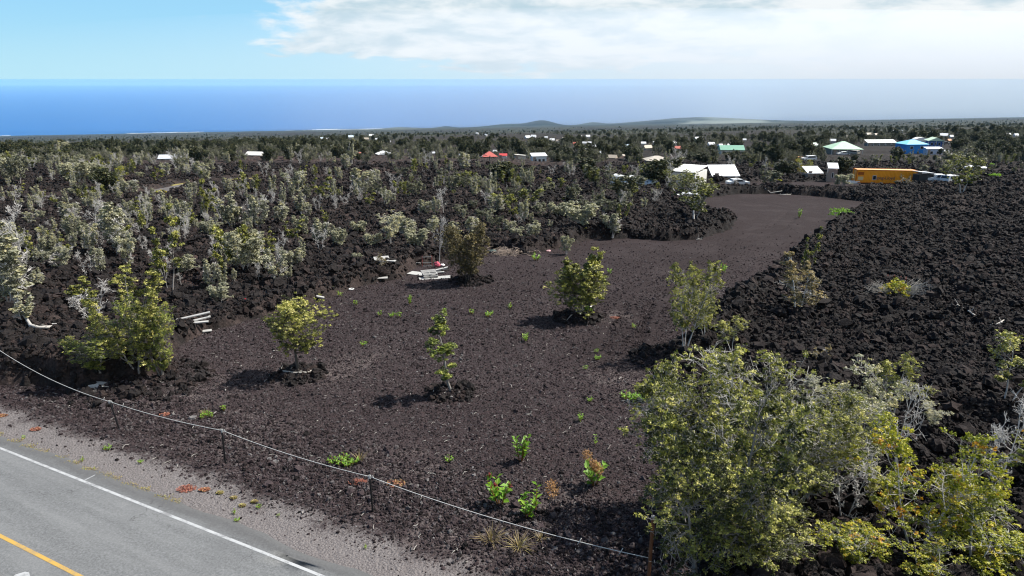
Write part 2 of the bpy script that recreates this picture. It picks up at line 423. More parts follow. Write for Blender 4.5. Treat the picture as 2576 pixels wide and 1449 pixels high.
def poly_sdf(x, y, poly):
    """positive inside"""
    d = np.full(x.shape, 1e9); ins = np.zeros(x.shape, bool); n = len(poly)
    for i in range(n):
        ax, ay = poly[i]; bx, by = poly[(i + 1) % n]
        ex, ey = bx - ax, by - ay; wx, wy = x - ax, y - ay
        t = np.clip((wx * ex + wy * ey) / (ex * ex + ey * ey + 1e-12), 0, 1)
        d = np.minimum(d, np.hypot(wx - ex * t, wy - ey * t))
        c = (ay <= y) != (by <= y)
        with np.errstate(divide='ignore', invalid='ignore'):
            ins ^= c & (x < ax + (y - ay) / (by - ay + 1e-12) * ex)
    return np.where(ins, d, -d)

def line_dist(x, y, pts):
    d = np.full(x.shape, 1e9)
    for (ax, ay), (bx, by) in zip(pts[:-1], pts[1:]):
        ex, ey = bx - ax, by - ay
        t = np.clip(((x - ax) * ex + (y - ay) * ey) / (ex * ex + ey * ey + 1e-12), 0, 1)
        d = np.minimum(d, np.hypot(x - ax - ex * t, y - ay - ey * t))
    return d

TRACKS = {  # name: (picture points, half width m)
    'driveway': ([(-60, 497), (100, 496), (190, 497), (330, 496), (400, 482), (485, 463), (660, 448), (700, 446)], 3.0),
    'side_road': ([(840, 444), (979, 440), (1120, 438), (1209, 440), (1290, 456), (1442, 464), (1560, 466)], 2.6),
    'cross_road': ([(2120, 402), (2190, 399), (2280, 396), (2400, 386), (2576, 378)], 3.0),
    'grass_verge': ([(2440, 463), (2520, 459), (2640, 458)], 2.0),
}
TRK = {k: ([tuple(P(*q)[:2]) for q in v[0]], v[1]) for k, v in TRACKS.items()}
PADS = [(P(390, 492), 5.0, 2.2), (P(60, 446), 14.0, 6.0), (P(1395, 420), 22.0, 9.0), (P(1900, 466), 22.0, 7.0), (P(2540, 432), 18.0, 9.0),
        (P(2230, 462), 22.0, 5.0), (P(1590, 470), 12.0, 4.0), (P(2225, 388), 30.0, 12.0)]
MOUNDS = [(P(750, 945), 1.15, 0.22), (P(1132, 990), 1.0, 0.26), (P(1455, 800), 1.45, 0.30), (P(1185, 708), 1.5, 0.25), (P(360, 965), 2.6, 0.30), (P(1690, 905), 1.8, 0.5)]

def lava_mask(x, y):
    d = poly_sdf(x, y, LOT)
    wob = (fbm(x * 0.9, y * 0.9, 3, 21) - 0.5) * 1.1
    m = ss(-d + wob, -0.15, 0.9)
    q = across(x, y); m = m * ss(q, Q_SHO - 0.3, Q_SHO + 1.4)
    far = y > 90
    for pts, hw in TRK.values():
        k = np.ones_like(m); k[far] = ss(line_dist(x[far], y[far], pts), hw * 0.8, hw + 1.6); m = m * k
    for p, rx, ry in PADS:
        m = m * ss(np.hypot((x - p.x) / rx, (y - p.y) / ry) + wob * 0.15, 0.8, 1.15)
    return m, d, q

def rough(x, y, fine=True):
    """height of the clinker above the ground"""
    w1, _ = worley(x / 0.95 + fbm(x, y, 2, 31) * 0.9, y / 0.95, 41)
    h = (fbm(x / 7, y / 7, 3, 51) - 0.42) * 1.25 + (0.62 - w1) * 0.46
    h = h + (fbm(x / 22, y / 22, 2, 61) - 0.45) * 1.3
    if fine:
        w2, _ = worley(x / 0.36, y / 0.36 + fbm(x * 2, y * 2, 2, 32), 43)
        h = h + (0.6 - w2) * 0.24 + (fbm(x / 0.3, y / 0.3, 3, 53) - 0.5) * 0.34
    return np.maximum(h, -0.25)

def lava_z(x, y, m=None, d=None, q=None, fine=True):
    if m is None: m, d, q = lava_mask(x, y)
    berm = 0.38 * np.exp(-((-d - 1.5) / 1.1) ** 2) * (y < 130)
    return ground(x, y) + m * (0.42 + rough(x, y, fine) * ss(y, 8, 14) + berm) - (1 - m) * 0.22

def lot_z(x, y):
    z = ground(x, y) + (fbm(x / 2.2, y / 2.2, 3, 71) - 0.5) * 0.10 + (fbm(x / 0.25, y / 0.25, 2, 72) - 0.5) * 0.035
    for p, r, h in MOUNDS:
        k = np.exp(-(np.hypot(x - p.x, y - p.y) / r) ** 4)
        z = z + k * h * (0.55 + 0.9 * fbm(x / 0.35, y / 0.35, 3, 73))
    return z

def stand(x, y):
    """height of whatever surface is on top at a spot"""
    xa, ya = np.array([float(x)]), np.array([float(y)])
    m, d, q = lava_mask(xa, ya)
    return float(max(lava_z(xa, ya, m, d, q, False)[0], lot_z(xa, ya)[0] if ya[0] < 130 else -1e9, float(ground(x, y)) - 0.1))

def grid(us, ys):
    A, Yv = np.meshgrid(us, ys); X = A * (Yv + 3.0)
    n, k = A.shape; i = np.arange((n - 1) * (k - 1)); r = i // (k - 1); c = i % (k - 1); a = r * k + c
    return X.ravel(), Yv.ravel(), np.stack([a, a + 1, a + k + 1, a + k], 1)

def sub_mesh(name, X, Y, Z, F, keep, mat, smooth, attrs):
    F = F[keep]; used = np.unique(F); idx = np.zeros(len(X), np.int64); idx[used] = np.arange(len(used))
    me = np_mesh(name, np.stack([X[used], Y[used], Z[used]], 1), idx[F], smooth)
    for k, v in attrs.items(): fattr(me, k, v[used])
    return kind(obj(name, me, mat), 'structure')

def build_ground():
    ys = np.geomspace(9.0, 262.0, 720); us = np.linspace(-0.98, 0.98, 840)
    X, Y, F = grid(us, ys)
    m, d, q = lava_mask(X, Y)
    zl = lava_z(X, Y, m, d, q)
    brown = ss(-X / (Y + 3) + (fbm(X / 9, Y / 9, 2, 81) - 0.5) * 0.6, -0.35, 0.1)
    fm = m[F].max(1); fd = d[F].max(1); fq = q[F].min(1)
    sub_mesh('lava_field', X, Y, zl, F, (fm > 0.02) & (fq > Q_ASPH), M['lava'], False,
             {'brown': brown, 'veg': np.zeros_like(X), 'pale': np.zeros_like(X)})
    # graded cinder: the lot, the shoulder, and the pads and tracks further out
    zc = lot_z(X, Y) - 0.10 * ss(-d, 0.8, 1.6)
    zc = zc - 0.16 * (1 - ss(q, Q_ASPH - 0.35, Q_ASPH + 0.15))
    gravel = 1.0 - ss(q, Q_SHO - 1.1, Q_SHO + 2.1)
    trackline = [tuple(P(*p)[:2]) for p in ((1560, 880), (1610, 760), (1720, 680), (1850, 620), (1960, 570), (2000, 530), (1900, 505))]
    fine = 1 - ss(line_dist(X, Y, trackline) + (fbm(X / 3, Y / 3, 2, 82) - 0.5) * 3, 1.2, 4.5)
    fine = np.maximum(fine, ss(Y + (fbm(X / 6, Y / 6, 2, 83) - 0.5) * 24, 36, 72) * 0.85)  # far lot takes this dark tone too: cloud shade put into the colour
    td = line_dist(X, Y, trackline); rut = (np.exp(-((td - 0.85) / 0.28) ** 2)) * ss(fbm(X / 2.5, Y / 2.5, 2, 84), 0.35, 0.6)
    fine = np.clip(fine + 0.5 * rut, 0, 1); zc = zc - 0.05 * rut + 0.03 * np.exp(-((td - 1.35) / 0.25) ** 2)
    lav = np.zeros_like(X)
    for p, r, h in MOUNDS: lav = np.maximum(lav, np.exp(-(np.hypot(X - p.x, Y - p.y) / (r * 1.02)) ** 6) * 0.9)
    lit = np.zeros_like(X)
    for px, py, r in ((500, 965, 2.6), (440, 985, 2.2), (850, 930, 1.9), (700, 945, 1.3), (1530, 792, 1.6), (1600, 955, 2.2), (900, 905, 1.5), (1000, 1190, 2.0), (1180, 1330, 2.2), (600, 1090, 2.4), (1450, 1290, 1.8)):
        p = P(px, py); lit = np.maximum(lit, np.exp(-(np.hypot(X - p.x, Y - p.y) / r) ** 2))
    at = {'gravel': gravel, 'fine': fine, 'lava': lav, 'litter': lit}
    fqm = q[F].mean(1)
    inlot = (fm < 1.0) & (fd > -2.2)
    sub_mesh('cinder_lot', X, Y, zc, F, inlot & (fqm >= Q_SHO), M['cinder'], True, at)
    sub_mesh('gravel_shoulder', X, Y, zc, F, (fqm < Q_SHO) & (fqm > Q_ASPH - 0.7), M['cinder'], True, at)
    far_pad = (fm < 1.0) & (fd <= -2.2) & (fqm > Q_SHO + 2)
    sub_mesh('cinder_clearing', X, Y, ground(X, Y), F, far_pad, M['cinder'], True, {'gravel': lav * 0, 'fine': lav * 0 + 0.8, 'lava': lav * 0})
    # the country beyond, down to the sea
    ys = np.concatenate([np.geomspace(252.0, 1200.0, 170), np.geomspace(1215.0, 14800.0, 160)]); us = np.linspace(-1.3, 1.3, 420)
    X, Y, F = grid(us, ys)
    m, d, q = lava_mask(X, Y)
    amp = 1 - 0.4 * ss(Y, 300, 1500)
    z = ground(X, Y) + m * (0.3 + rough(X, Y, False) * amp) * ss(Y, 254, 268) - (1 - m) * 0.1
    dark = ss(fbm(X / 260 + 3, Y / 700, 3, 91), 0.50, 0.58)
    veg = ss(Y, 250, 900) * (1 - 0.85 * dark)
    pal = np.zeros_like(X)
    u, dy, _ = ray(1800, 315); ux = u / dy
    pal = ss(Y, 7500, 9000) * (1 - ss(np.abs(X / Y - ux - 0.02) + (fbm(X / 400, Y / 900, 3, 92) - 0.5) * 0.10, 0.045, 0.07))
    u, dy, _ = ray(960, 332); ux = u / dy
    pal = np.maximum(pal, 0.35 * ss(Y, 6500, 8500) * (1 - ss(np.abs(X / Y - ux) + (fbm(X / 300, Y / 900, 3, 93) - 0.5) * 0.12, 0.05, 0.09)))
    me_keep = np.ones(len(F), bool)
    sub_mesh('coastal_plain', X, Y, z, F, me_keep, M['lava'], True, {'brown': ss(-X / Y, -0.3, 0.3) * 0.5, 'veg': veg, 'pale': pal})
    # behind the camera: the other side of the road
    b = MB(); b.add([(-120, -90, -0.25), (120, -90, -0.25), (120, 9.2, -0.27), (-120, 9.2, -0.27)], [(0, 1, 2, 3)])
    o = b.build('ground_behind', M['cinder']); kind(o, 'structure')

build_ground()

def build_road():
    ts = np.arange(-46, 70, 0.7); qs = np.concatenate([np.linspace(-7.2, Q_ASPH - 0.3, 12), np.linspace(Q_ASPH - 0.2, Q_ASPH + 0.5, 8)])
    T, Q = np.meshgrid(ts, qs, indexing='ij'); T = T.ravel(); Q = Q.ravel()
    edge = Q > Q_ASPH - 0.25
    Qn = np.where(edge, Q + (fbm(T * 1.1, T * 0 + 4, 4, 5) - 0.55) * 0.45, Q)
    X = W0.x + TD.x * T + ND.x * Qn; Y = W0.y + TD.y * T + ND.y * Qn
    Z = ground(X, Y) + 0.07 - 0.16 * ss(Q, Q_ASPH - 0.05, Q_ASPH + 0.5)
    k = len(qs); n = len(ts); i = np.arange((n - 1) * (k - 1)); r = i // (k - 1); c = i % (k - 1); a = r * k + c
    me = np_mesh('road', np.stack([X, Y, Z], 1), np.stack([a, a + 1, a + k + 1, a + k], 1), True)
    fattr(me, 'along', T); fattr(me, 'across', Q)
    road = kind(obj('road', me, M['asphalt']), 'structure')
    def stripe(name, q0, q1, t0, t1, mat):
        b = MB(); ts = np.arange(t0, t1 + 0.01, 0.6)
        for t in ts:
            for q in (q0, q1):
                x = W0.x + TD.x * t + ND.x * q; y = W0.y + TD.y * t + ND.y * q
                b.v.append((x, y, float(ground(x, y)) + 0.076))
        for j in range(len(ts) - 1): b.f.append((2 * j, 2 * j + 1, 2 * j + 3, 2 * j + 2))
        return b.build(name, mat, road)
    stripe('edge_line', -0.052, 0.052, -30, 50, M['white_paint'])
    stripe('centre_line', Q_YEL - 0.06, Q_YEL + 0.06, -30, 50, M['yellow_paint'])
    # short survey tick and the painted patch at the picture's lower left corner
    p = P(225, 1213); t = along(p.x, p.y)
    stripe('survey_tick', 0.08, 0.50, t, t + 0.6, M['white_paint']) if False else None
    b = MB(); c = P(225, 1207)
    a0 = Vector((c.x, c.y, c.z + 0.078)); d0 = Vector((ND.x, ND.y, 0)); e0 = Vector((TD.x, TD.y, 0))
    b.add([a0 - d0 * 0.2 - e0 * 0.02, a0 - d0 * 0.2 + e0 * 0.02, a0 + d0 * 0.22 + e0 * 0.02, a0 + d0 * 0.22 - e0 * 0.02], [(0, 1, 2, 3)])
    b.build('survey_tick', M['white_paint'], road)
    c = P(58, 1452); b = MB(); a0 = Vector((c.x, c.y, float(ground(c.x, c.y)) + 0.077))
    pts = [(-0.28, -0.3), (0.1, -0.34), (0.24, -0.05), (0.12, 0.10), (-0.02, 0.13), (-0.2, 0.02)]
    b.add([a0 + Vector((x, y, 0)) for x, y in pts], [tuple(range(6))]); b.build('painted_mark', M['white_paint'], road)

build_road()

def track_material(name, c0, c1):
    m, g, b = mat_new(name); p = pos(g)
    f = g.noise(p, 3.0, 5, 0.75); f2 = g.noise(p, 0.4, 4, 0.6)
    c = g.mix(f, c0, c1); c = g.mix(g.math('MULTIPLY', g.sstep(f2, 0.45, 0.65), 0.5), c, (0.045, 0.036, 0.034))
    g.put(b.inputs['Base Color'], c); bump(g, b, f, 0.4, 0.05); return m

def ribbon(name, pts, hw, mat, lift=0.04, wob=0.5):
    b = MB(); P2 = []
    for (ax, ay), (bx, by) in zip(pts[:-1], pts[1:]):
        n = max(2, int(math.hypot(bx - ax, by - ay) / 2.0))
        P2 += [(ax + (bx - ax) * i / n, ay + (by - ay) * i / n) for i in range(n)]
    P2.append(pts[-1]); ks = np.linspace(-1, 1, 7)
    for i, (x, y) in enumerate(P2):
        x0, y0 = P2[max(i - 1, 0)]; x1, y1 = P2[min(i + 1, len(P2) - 1)]
        L = math.hypot(x1 - x0, y1 - y0) + 1e-9; nx, ny = -(y1 - y0) / L, (x1 - x0) / L
        for kk in ks:
            w = hw * (1 + wob * (float(fbm(np.array([i * 0.23]), np.array([kk * 2.0]), 2, 7)[0]) - 0.5))
            xx, yy = x + nx * kk * w, y + ny * kk * w
            b.v.append((xx, yy, float(ground(xx, yy)) + lift * (1 - abs(kk) ** 4)))
    for i in range(len(P2) - 1):
        for k in range(6): a = i * 7 + k; b.f.append((a, a + 1, a + 8, a + 7))
    return kind(b.build(name, mat, smooth=True), 'structure')

mt = track_material('grey_track', (0.075, 0.068, 0.065), (0.15, 0.14, 0.135))
ribbon('driveway', TRK['driveway'][0][:-2], 2.6, mt)
ribbon('side_road', TRK['side_road'][0], 2.2, mt)
ribbon('cross_road', TRK['cross_road'][0], 2.5, mt)
mg = track_material('yellow_verge', (0.16, 0.14, 0.03), (0.30, 0.25, 0.09))
ribbon('grass_verge', [tuple(P(*q)[:2]) for q in ((425, 467), (500, 457), (590, 450), (680, 447))], 1.0, mg, 0.10)
ribbon('grass_verge', [tuple(P(*q)[:2]) for q in ((2440, 463), (2520, 459), (2640, 458))], 1.6, track_material('green_verge', (0.07, 0.12, 0.02), (0.16, 0.22, 0.04)), 0.10)

def build_sea():
    m, g, b = mat_new('sea_water'); p = pos(g)
    f = g.noise(p, 0.004, 6, 0.6); f2 = g.noise(p, 0.0005, 4, 0.6)
    g.put(b.inputs['Base Color'], g.mix(f2, (0.000, 0.065, 0.25), (0.000, 0.085, 0.31)))
    b.inputs['Roughness'].default_value = 0.35; b.inputs['IOR'].default_value = 1.33; b.inputs['Specular IOR Level'].default_value = 0.12
    bump(g, b, f, 0.3, 8.0)
    o = MB().add([(-99000, 6000, SEA), (99000, 6000, SEA), (99000, 97000, SEA), (-99000, 97000, SEA)], [(0, 1, 2, 3)]).build('sea', m)
    kind(o, 'structure')
    us = np.linspace(-1.25, 0.35, 260); b = MB(); prev = None
    foam = plain('surf_foam', (0.8, 0.82, 0.83), 0.8, 0.05)
    rows = []
    for u in us:
        lo, hi = 5000.0, 14600.0
        if ground(u * hi, hi) > SEA: rows.append(None); continue
        for _ in range(30):
            md = 0.5 * (lo + hi)
            if ground(u * md, md) > SEA: lo = md
            else: hi = md
        rows.append((u, lo))
    i = 0
    for r0, r1 in zip(rows[:-1], rows[1:]):
        if r0 is None or r1 is None: continue
        n = float(fbm(np.array([r0[0] * 22]), np.array([1.0]), 3, 9)[0])
        w = max(0.0, (n - 0.50)) * 420
        if w < 8: continue
        b.add([(r0[0] * r0[1], r0[1] - 10, SEA + 1.2), (r1[0] * r1[1], r1[1] - 10, SEA + 1.2), (r1[0] * (r1[1] + w), r1[1] + w, SEA + 1.2), (r0[0] * (r0[1] + w), r0[1] + w, SEA + 1.2)], [(0, 1, 2, 3)])
    if b.v: kind(b.build('surf', foam), 'structure')

build_sea()

# ------------------------------------------------------------------ loose clinker, gravel and twigs: uncountable, instanced
def scatter_group(name, sources, mat):
    """sources: None for a rough stone made in the node tree, or a list of objects"""
    ng = bpy.data.node_groups.new(name, 'GeometryNodeTree')
    ng.interface.new_socket('Geometry', in_out='INPUT', socket_type='NodeSocketGeometry')
    ng.interface.new_socket('Geometry', in_out='OUTPUT', socket_type='NodeSocketGeometry')
    g = NT(ng); gi = g.new('NodeGroupInput'); go = g.new('NodeGroupOutput')
    join = g.new('GeometryNodeJoinGeometry')
    n = 3 if sources is None else len(sources)
    for i in range(n):
        if sources is None:
            ico = g.new('GeometryNodeMeshIcoSphere'); ico.inputs['Radius'].default_value = 1.0; ico.inputs['Subdivisions'].default_value = 2
            nz = g.new('ShaderNodeTexNoise'); nz.noise_dimensions = '4D'; nz.inputs['W'].default_value = i * 3.7; nz.inputs['Scale'].default_value = 1.5; nz.inputs['Detail'].default_value = 3
            sb = g.new('ShaderNodeVectorMath', operation='SUBTRACT'); g.link(nz.outputs['Color'], sb.inputs[0]); sb.inputs[1].default_value = (0.5, 0.5, 0.5)
            sc = g.new('ShaderNodeVectorMath', operation='SCALE'); g.link(sb.outputs[0], sc.inputs[0]); sc.inputs['Scale'].default_value = 2.6
            sp = g.new('GeometryNodeSetPosition'); g.link(ico.outputs['Mesh'], sp.inputs['Geometry']); g.link(sc.outputs[0], sp.inputs['Offset'])
            sm = g.new('GeometryNodeSetMaterial'); sm.inputs['Material'].default_value = mat; g.link(sp.outputs[0], sm.inputs['Geometry']); src = sm.outputs[0]
        else:
            j2 = g.new('GeometryNodeJoinGeometry')
            for o in sources[i]:
                oi = g.new('GeometryNodeObjectInfo'); oi.transform_space = 'ORIGINAL'; oi.inputs['Object'].default_value = o
                g.link(oi.outputs['Geometry'], j2.inputs[0])
            src = j2.outputs[0]
        ip = g.new('GeometryNodeInstanceOnPoints'); g.link(gi.outputs[0], ip.inputs['Points']); g.link(src, ip.inputs['Instance'])
        na = g.new('GeometryNodeInputNamedAttribute', data_type='FLOAT'); na.inputs['Name'].default_value = 'pick'
        cmp_ = g.new('FunctionNodeCompare', data_type='FLOAT', operation='EQUAL'); g.link(na.outputs['Attribute'], cmp_.inputs[0]); cmp_.inputs[1].default_value = float(i); cmp_.inputs['Epsilon'].default_value = 0.1
        g.link(cmp_.outputs[0], ip.inputs['Selection'])
        nr = g.new('GeometryNodeInputNamedAttribute', data_type='FLOAT_VECTOR'); nr.inputs['Name'].default_value = 'rot'
        er = g.new('FunctionNodeEulerToRotation'); g.link(nr.outputs['Attribute'], er.inputs[0]); g.link(er.outputs[0], ip.inputs['Rotation'])
        nsx = g.new('GeometryNodeInputNamedAttribute', data_type='FLOAT_VECTOR'); nsx.inputs['Name'].default_value = 'scl'
        g.link(nsx.outputs['Attribute'], ip.inputs['Scale'])
        g.link(ip.outputs[0], join.inputs[0])
    g.link(join.outputs[0], go.inputs[0])
    return ng

def scatter(name, pts, rot, scl, npick, group, label, cat):
    me = bpy.data.meshes.new(name); me.vertices.add(len(pts)); me.vertices.foreach_set('co', np.asarray(pts, np.float32).ravel())
    for nm, v in (('rot', rot), ('scl', scl)):
        a = me.attributes.new(nm, 'FLOAT_VECTOR', 'POINT'); a.data.foreach_set('vector', np.asarray(v, np.float32).ravel())
    fattr(me, 'pick', NR.integers(0, npick, len(pts)))
    o = obj(name, me); md = o.modifiers.new('scatter', 'NODES'); md.node_group = group
    o['kind'] = 'stuff'; tag(o, label, cat); return o

def rand_rot(n): return NR.uniform(0, 6.283, (n, 3))

def build_clods():
    n = 340000
    y = np.exp(NR.uniform(math.log(13), math.log(210), n)); x = NR.uniform(-0.86, 0.86, n) * (y + 3)
    m, d, q = lava_mask(x, y)
    keep = (m > 0.45) & (NR.uniform(0, 1, n) < 0.55 + 0.45 * (vnoise(x / 3, y / 3, 5) > 0.45))
    x, y, m, d, q = x[keep], y[keep], m[keep], d[keep], q[keep]; n = len(x)
    s = np.exp(NR.normal(math.log(0.060), 0.62, n)) * (0.85 + 0.7 * ss(y, 20, 60) + 1.3 * ss(y, 60, 200)); s = np.minimum(s, 0.42 + 0.3 * ss(y, 60, 200))
    z = lava_z(x, y, m, d, q) + s * 0.15
    scl = s[:, None] * NR.uniform(0.7, 1.25, (n, 3))
    scatter('lava_clinker', np.stack([x, y, z], 1), rand_rot(n), scl, 3, scatter_group('clinker', None, M['clod']), 'loose jagged black lava clinker covering the rough flow', 'lava rubble')
    # rings of clods round the trees kept in the lot
    X = []; S = []
    for p, r, h in MOUNDS:
        k = int(150 * r); a = NR.uniform(0, 6.283, k); rr = r * np.sqrt(NR.uniform(0.02, 1.5, k))
        X.append(np.stack([p.x + rr * np.cos(a), p.y + rr * np.sin(a)], 1)); S.append(np.exp(NR.normal(math.log(0.085), 0.5, k)))
    X = np.concatenate(X); s = np.minimum(np.concatenate(S), 0.3); z = lot_z(X[:, 0], X[:, 1]) + s * 0.25
    scatter('mound_clinker', np.column_stack([X, z]), rand_rot(len(s)), s[:, None] * NR.uniform(0.7, 1.2, (len(s), 3)), 3,
            scatter_group('mound_stones', None, M['clod']), 'black lava stones heaped around the trees standing in the lot', 'lava rubble')

def gravel_material():
    m, g, b = mat_new('cinder_stone'); r = g.new('ShaderNodeObjectInfo').outputs['Random']
    c = g.ramp(r, [(0.0, (0.008, 0.007, 0.007)), (0.40, (0.030, 0.0220, 0.0232)), (0.70, (0.051, 0.0380, 0.0395)), (0.90, (0.074, 0.062, 0.063)), (0.98, (0.085, 0.078, 0.077)), (1.0, (0.15, 0.142, 0.14))])
    g.put(b.inputs['Base Color'], c); b.inputs['Roughness'].default_value = 0.9; b.inputs['Specular IOR Level'].default_value = 0.15
    return m

def build_gravel():
    n = 380000
    y = np.exp(NR.uniform(math.log(13), math.log(95), n)); x = NR.uniform(-0.86, 0.86, n) * (y + 3)
    m, d, q = lava_mask(x, y)
    keep = (m < 0.5) & (d > -1) & (NR.uniform(0, 1, n) < 1 - 0.97 * ss(y, 38, 82)) & (NR.uniform(0, 1, n) < ss(q, Q_SHO - 0.6, Q_SHO + 2.2) + 0.02) & (q > Q_ASPH + 0.4); x, y, q = x[keep], y[keep], q[keep]; n = len(x)
    near = np.exp(-((q - Q_SHO - 3.0) / 2.0) ** 2)
    s = np.exp(NR.normal(math.log(0.022), 0.45, n)) * (1 + 0.65 * near) * (0.85 + 0.4 * ss(y, 20, 45)); s = np.minimum(s, 0.13)
    z = lot_z(x, y) + s * 0.2
    scatter('cinder_gravel', np.stack([x, y, z], 1), rand_rot(n), s[:, None] * NR.uniform(0.6, 1.3, (n, 3)), 3, scatter_group('gravel', None, gravel_material()),
            'coarse dark red-brown cinder gravel strewn over the graded lot', 'gravel')
    # bleached twigs and bark chips
    n = 1300; y = np.exp(NR.uniform(math.log(14), math.log(60), n)); x = NR.uniform(-0.85, 0.85, n) * (y + 3)
    m, d, q = lava_mask(x, y); keep = (m < 0.3) & (q > Q_SHO + 0.2) & (d > 0)
    x, y = x[keep], y[keep]; b = MB()
    for xx, yy, zz in zip(x, y, lot_z(x, y)):
        L = rnd.uniform(0.05, 0.26); a = rnd.uniform(0, 6.28); w = rnd.uniform(0.006, 0.018)
        p = Vector((xx, yy, zz + 0.03)); dv = Vector((math.cos(a), math.sin(a), rnd.uniform(-0.1, 0.25))) * L
        k = p + dv * 0.5 + Vector((rnd.uniform(-.2, .2), rnd.uniform(-.2, .2), rnd.uniform(0, .2))) * L
        b.tube([p, k, p + dv], [w, w * 0.9, w * 0.4], 4)
    o = b.build('twig_litter', M['driftwood']); kind(o, 'stuff'); tag(o, 'bleached twigs and chips littering the cinder lot', 'twigs')

build_clods(); build_gravel()

# ------------------------------------------------------------------ trees and plants
def rdir(r): 
    while True:
        v = Vector((r.uniform(-1, 1), r.uniform(-1, 1), r.uniform(-1, 1)))
        if 0.05 < v.length < 1: return v.normalized()

def prof(kind_, t):
    if kind_ == 'round': return max(0.30, math.sqrt(max(0, 1 - (1.75 * t - 0.80) ** 2)))
    if kind_ == 'cone': return max(0.16, 1.08 - t)
    if kind_ == 'column': return 0.75 - 0.35 * t
    if kind_ == 'top': return 0.25 + 0.75 * math.sin(min(1, t * 1.05) * 2.4)
    if kind_ == 'vase': return 0.35 + 0.65 * t
    return 0.7

def leaf_quads(tips, leaf, nl, tipr, seed, up=0.35, long=1.0):
    """rosettes of small leaves at the twig tips"""
    g = np.random.default_rng(seed); n = len(tips)
    if n == 0: return None
    c = np.repeat(np.array([t[:3] for t in tips]), nl, 0); N = len(c)
    o = g.normal(0, 1, (N, 3)); o /= np.linalg.norm(o, axis=1)[:, None] + 1e-9
    o[:, 2] = np.abs(o[:, 2]) * 0.7 + o[:, 2] * 0.3
    ctr = c + o * tipr * g.uniform(0.25, 1.0, (N, 1))
    nrm = o * 0.7 + g.normal(0, 0.55, (N, 3)) + np.array([0, 0, up]); nrm /= np.linalg.norm(nrm, axis=1)[:, None] + 1e-9
    a = np.cross(nrm, g.normal(0, 1, (N, 3))); a /= np.linalg.norm(a, axis=1)[:, None] + 1e-9
    b = np.cross(nrm, a); s = leaf * g.uniform(0.65, 1.3, (N, 1))
    V = np.stack([ctr - a * s * long, ctr - b * s * 0.62, ctr + a * s * long, ctr + b * s * 0.62], 1).reshape(-1, 3)
    F = np.arange(N * 4).reshape(-1, 4)
    base = np.repeat(np.array([t[3] for t in tips]), nl)
    tint = np.clip(base + g.normal(0, 0.13, N), 0, 1)
    return V, F, tint

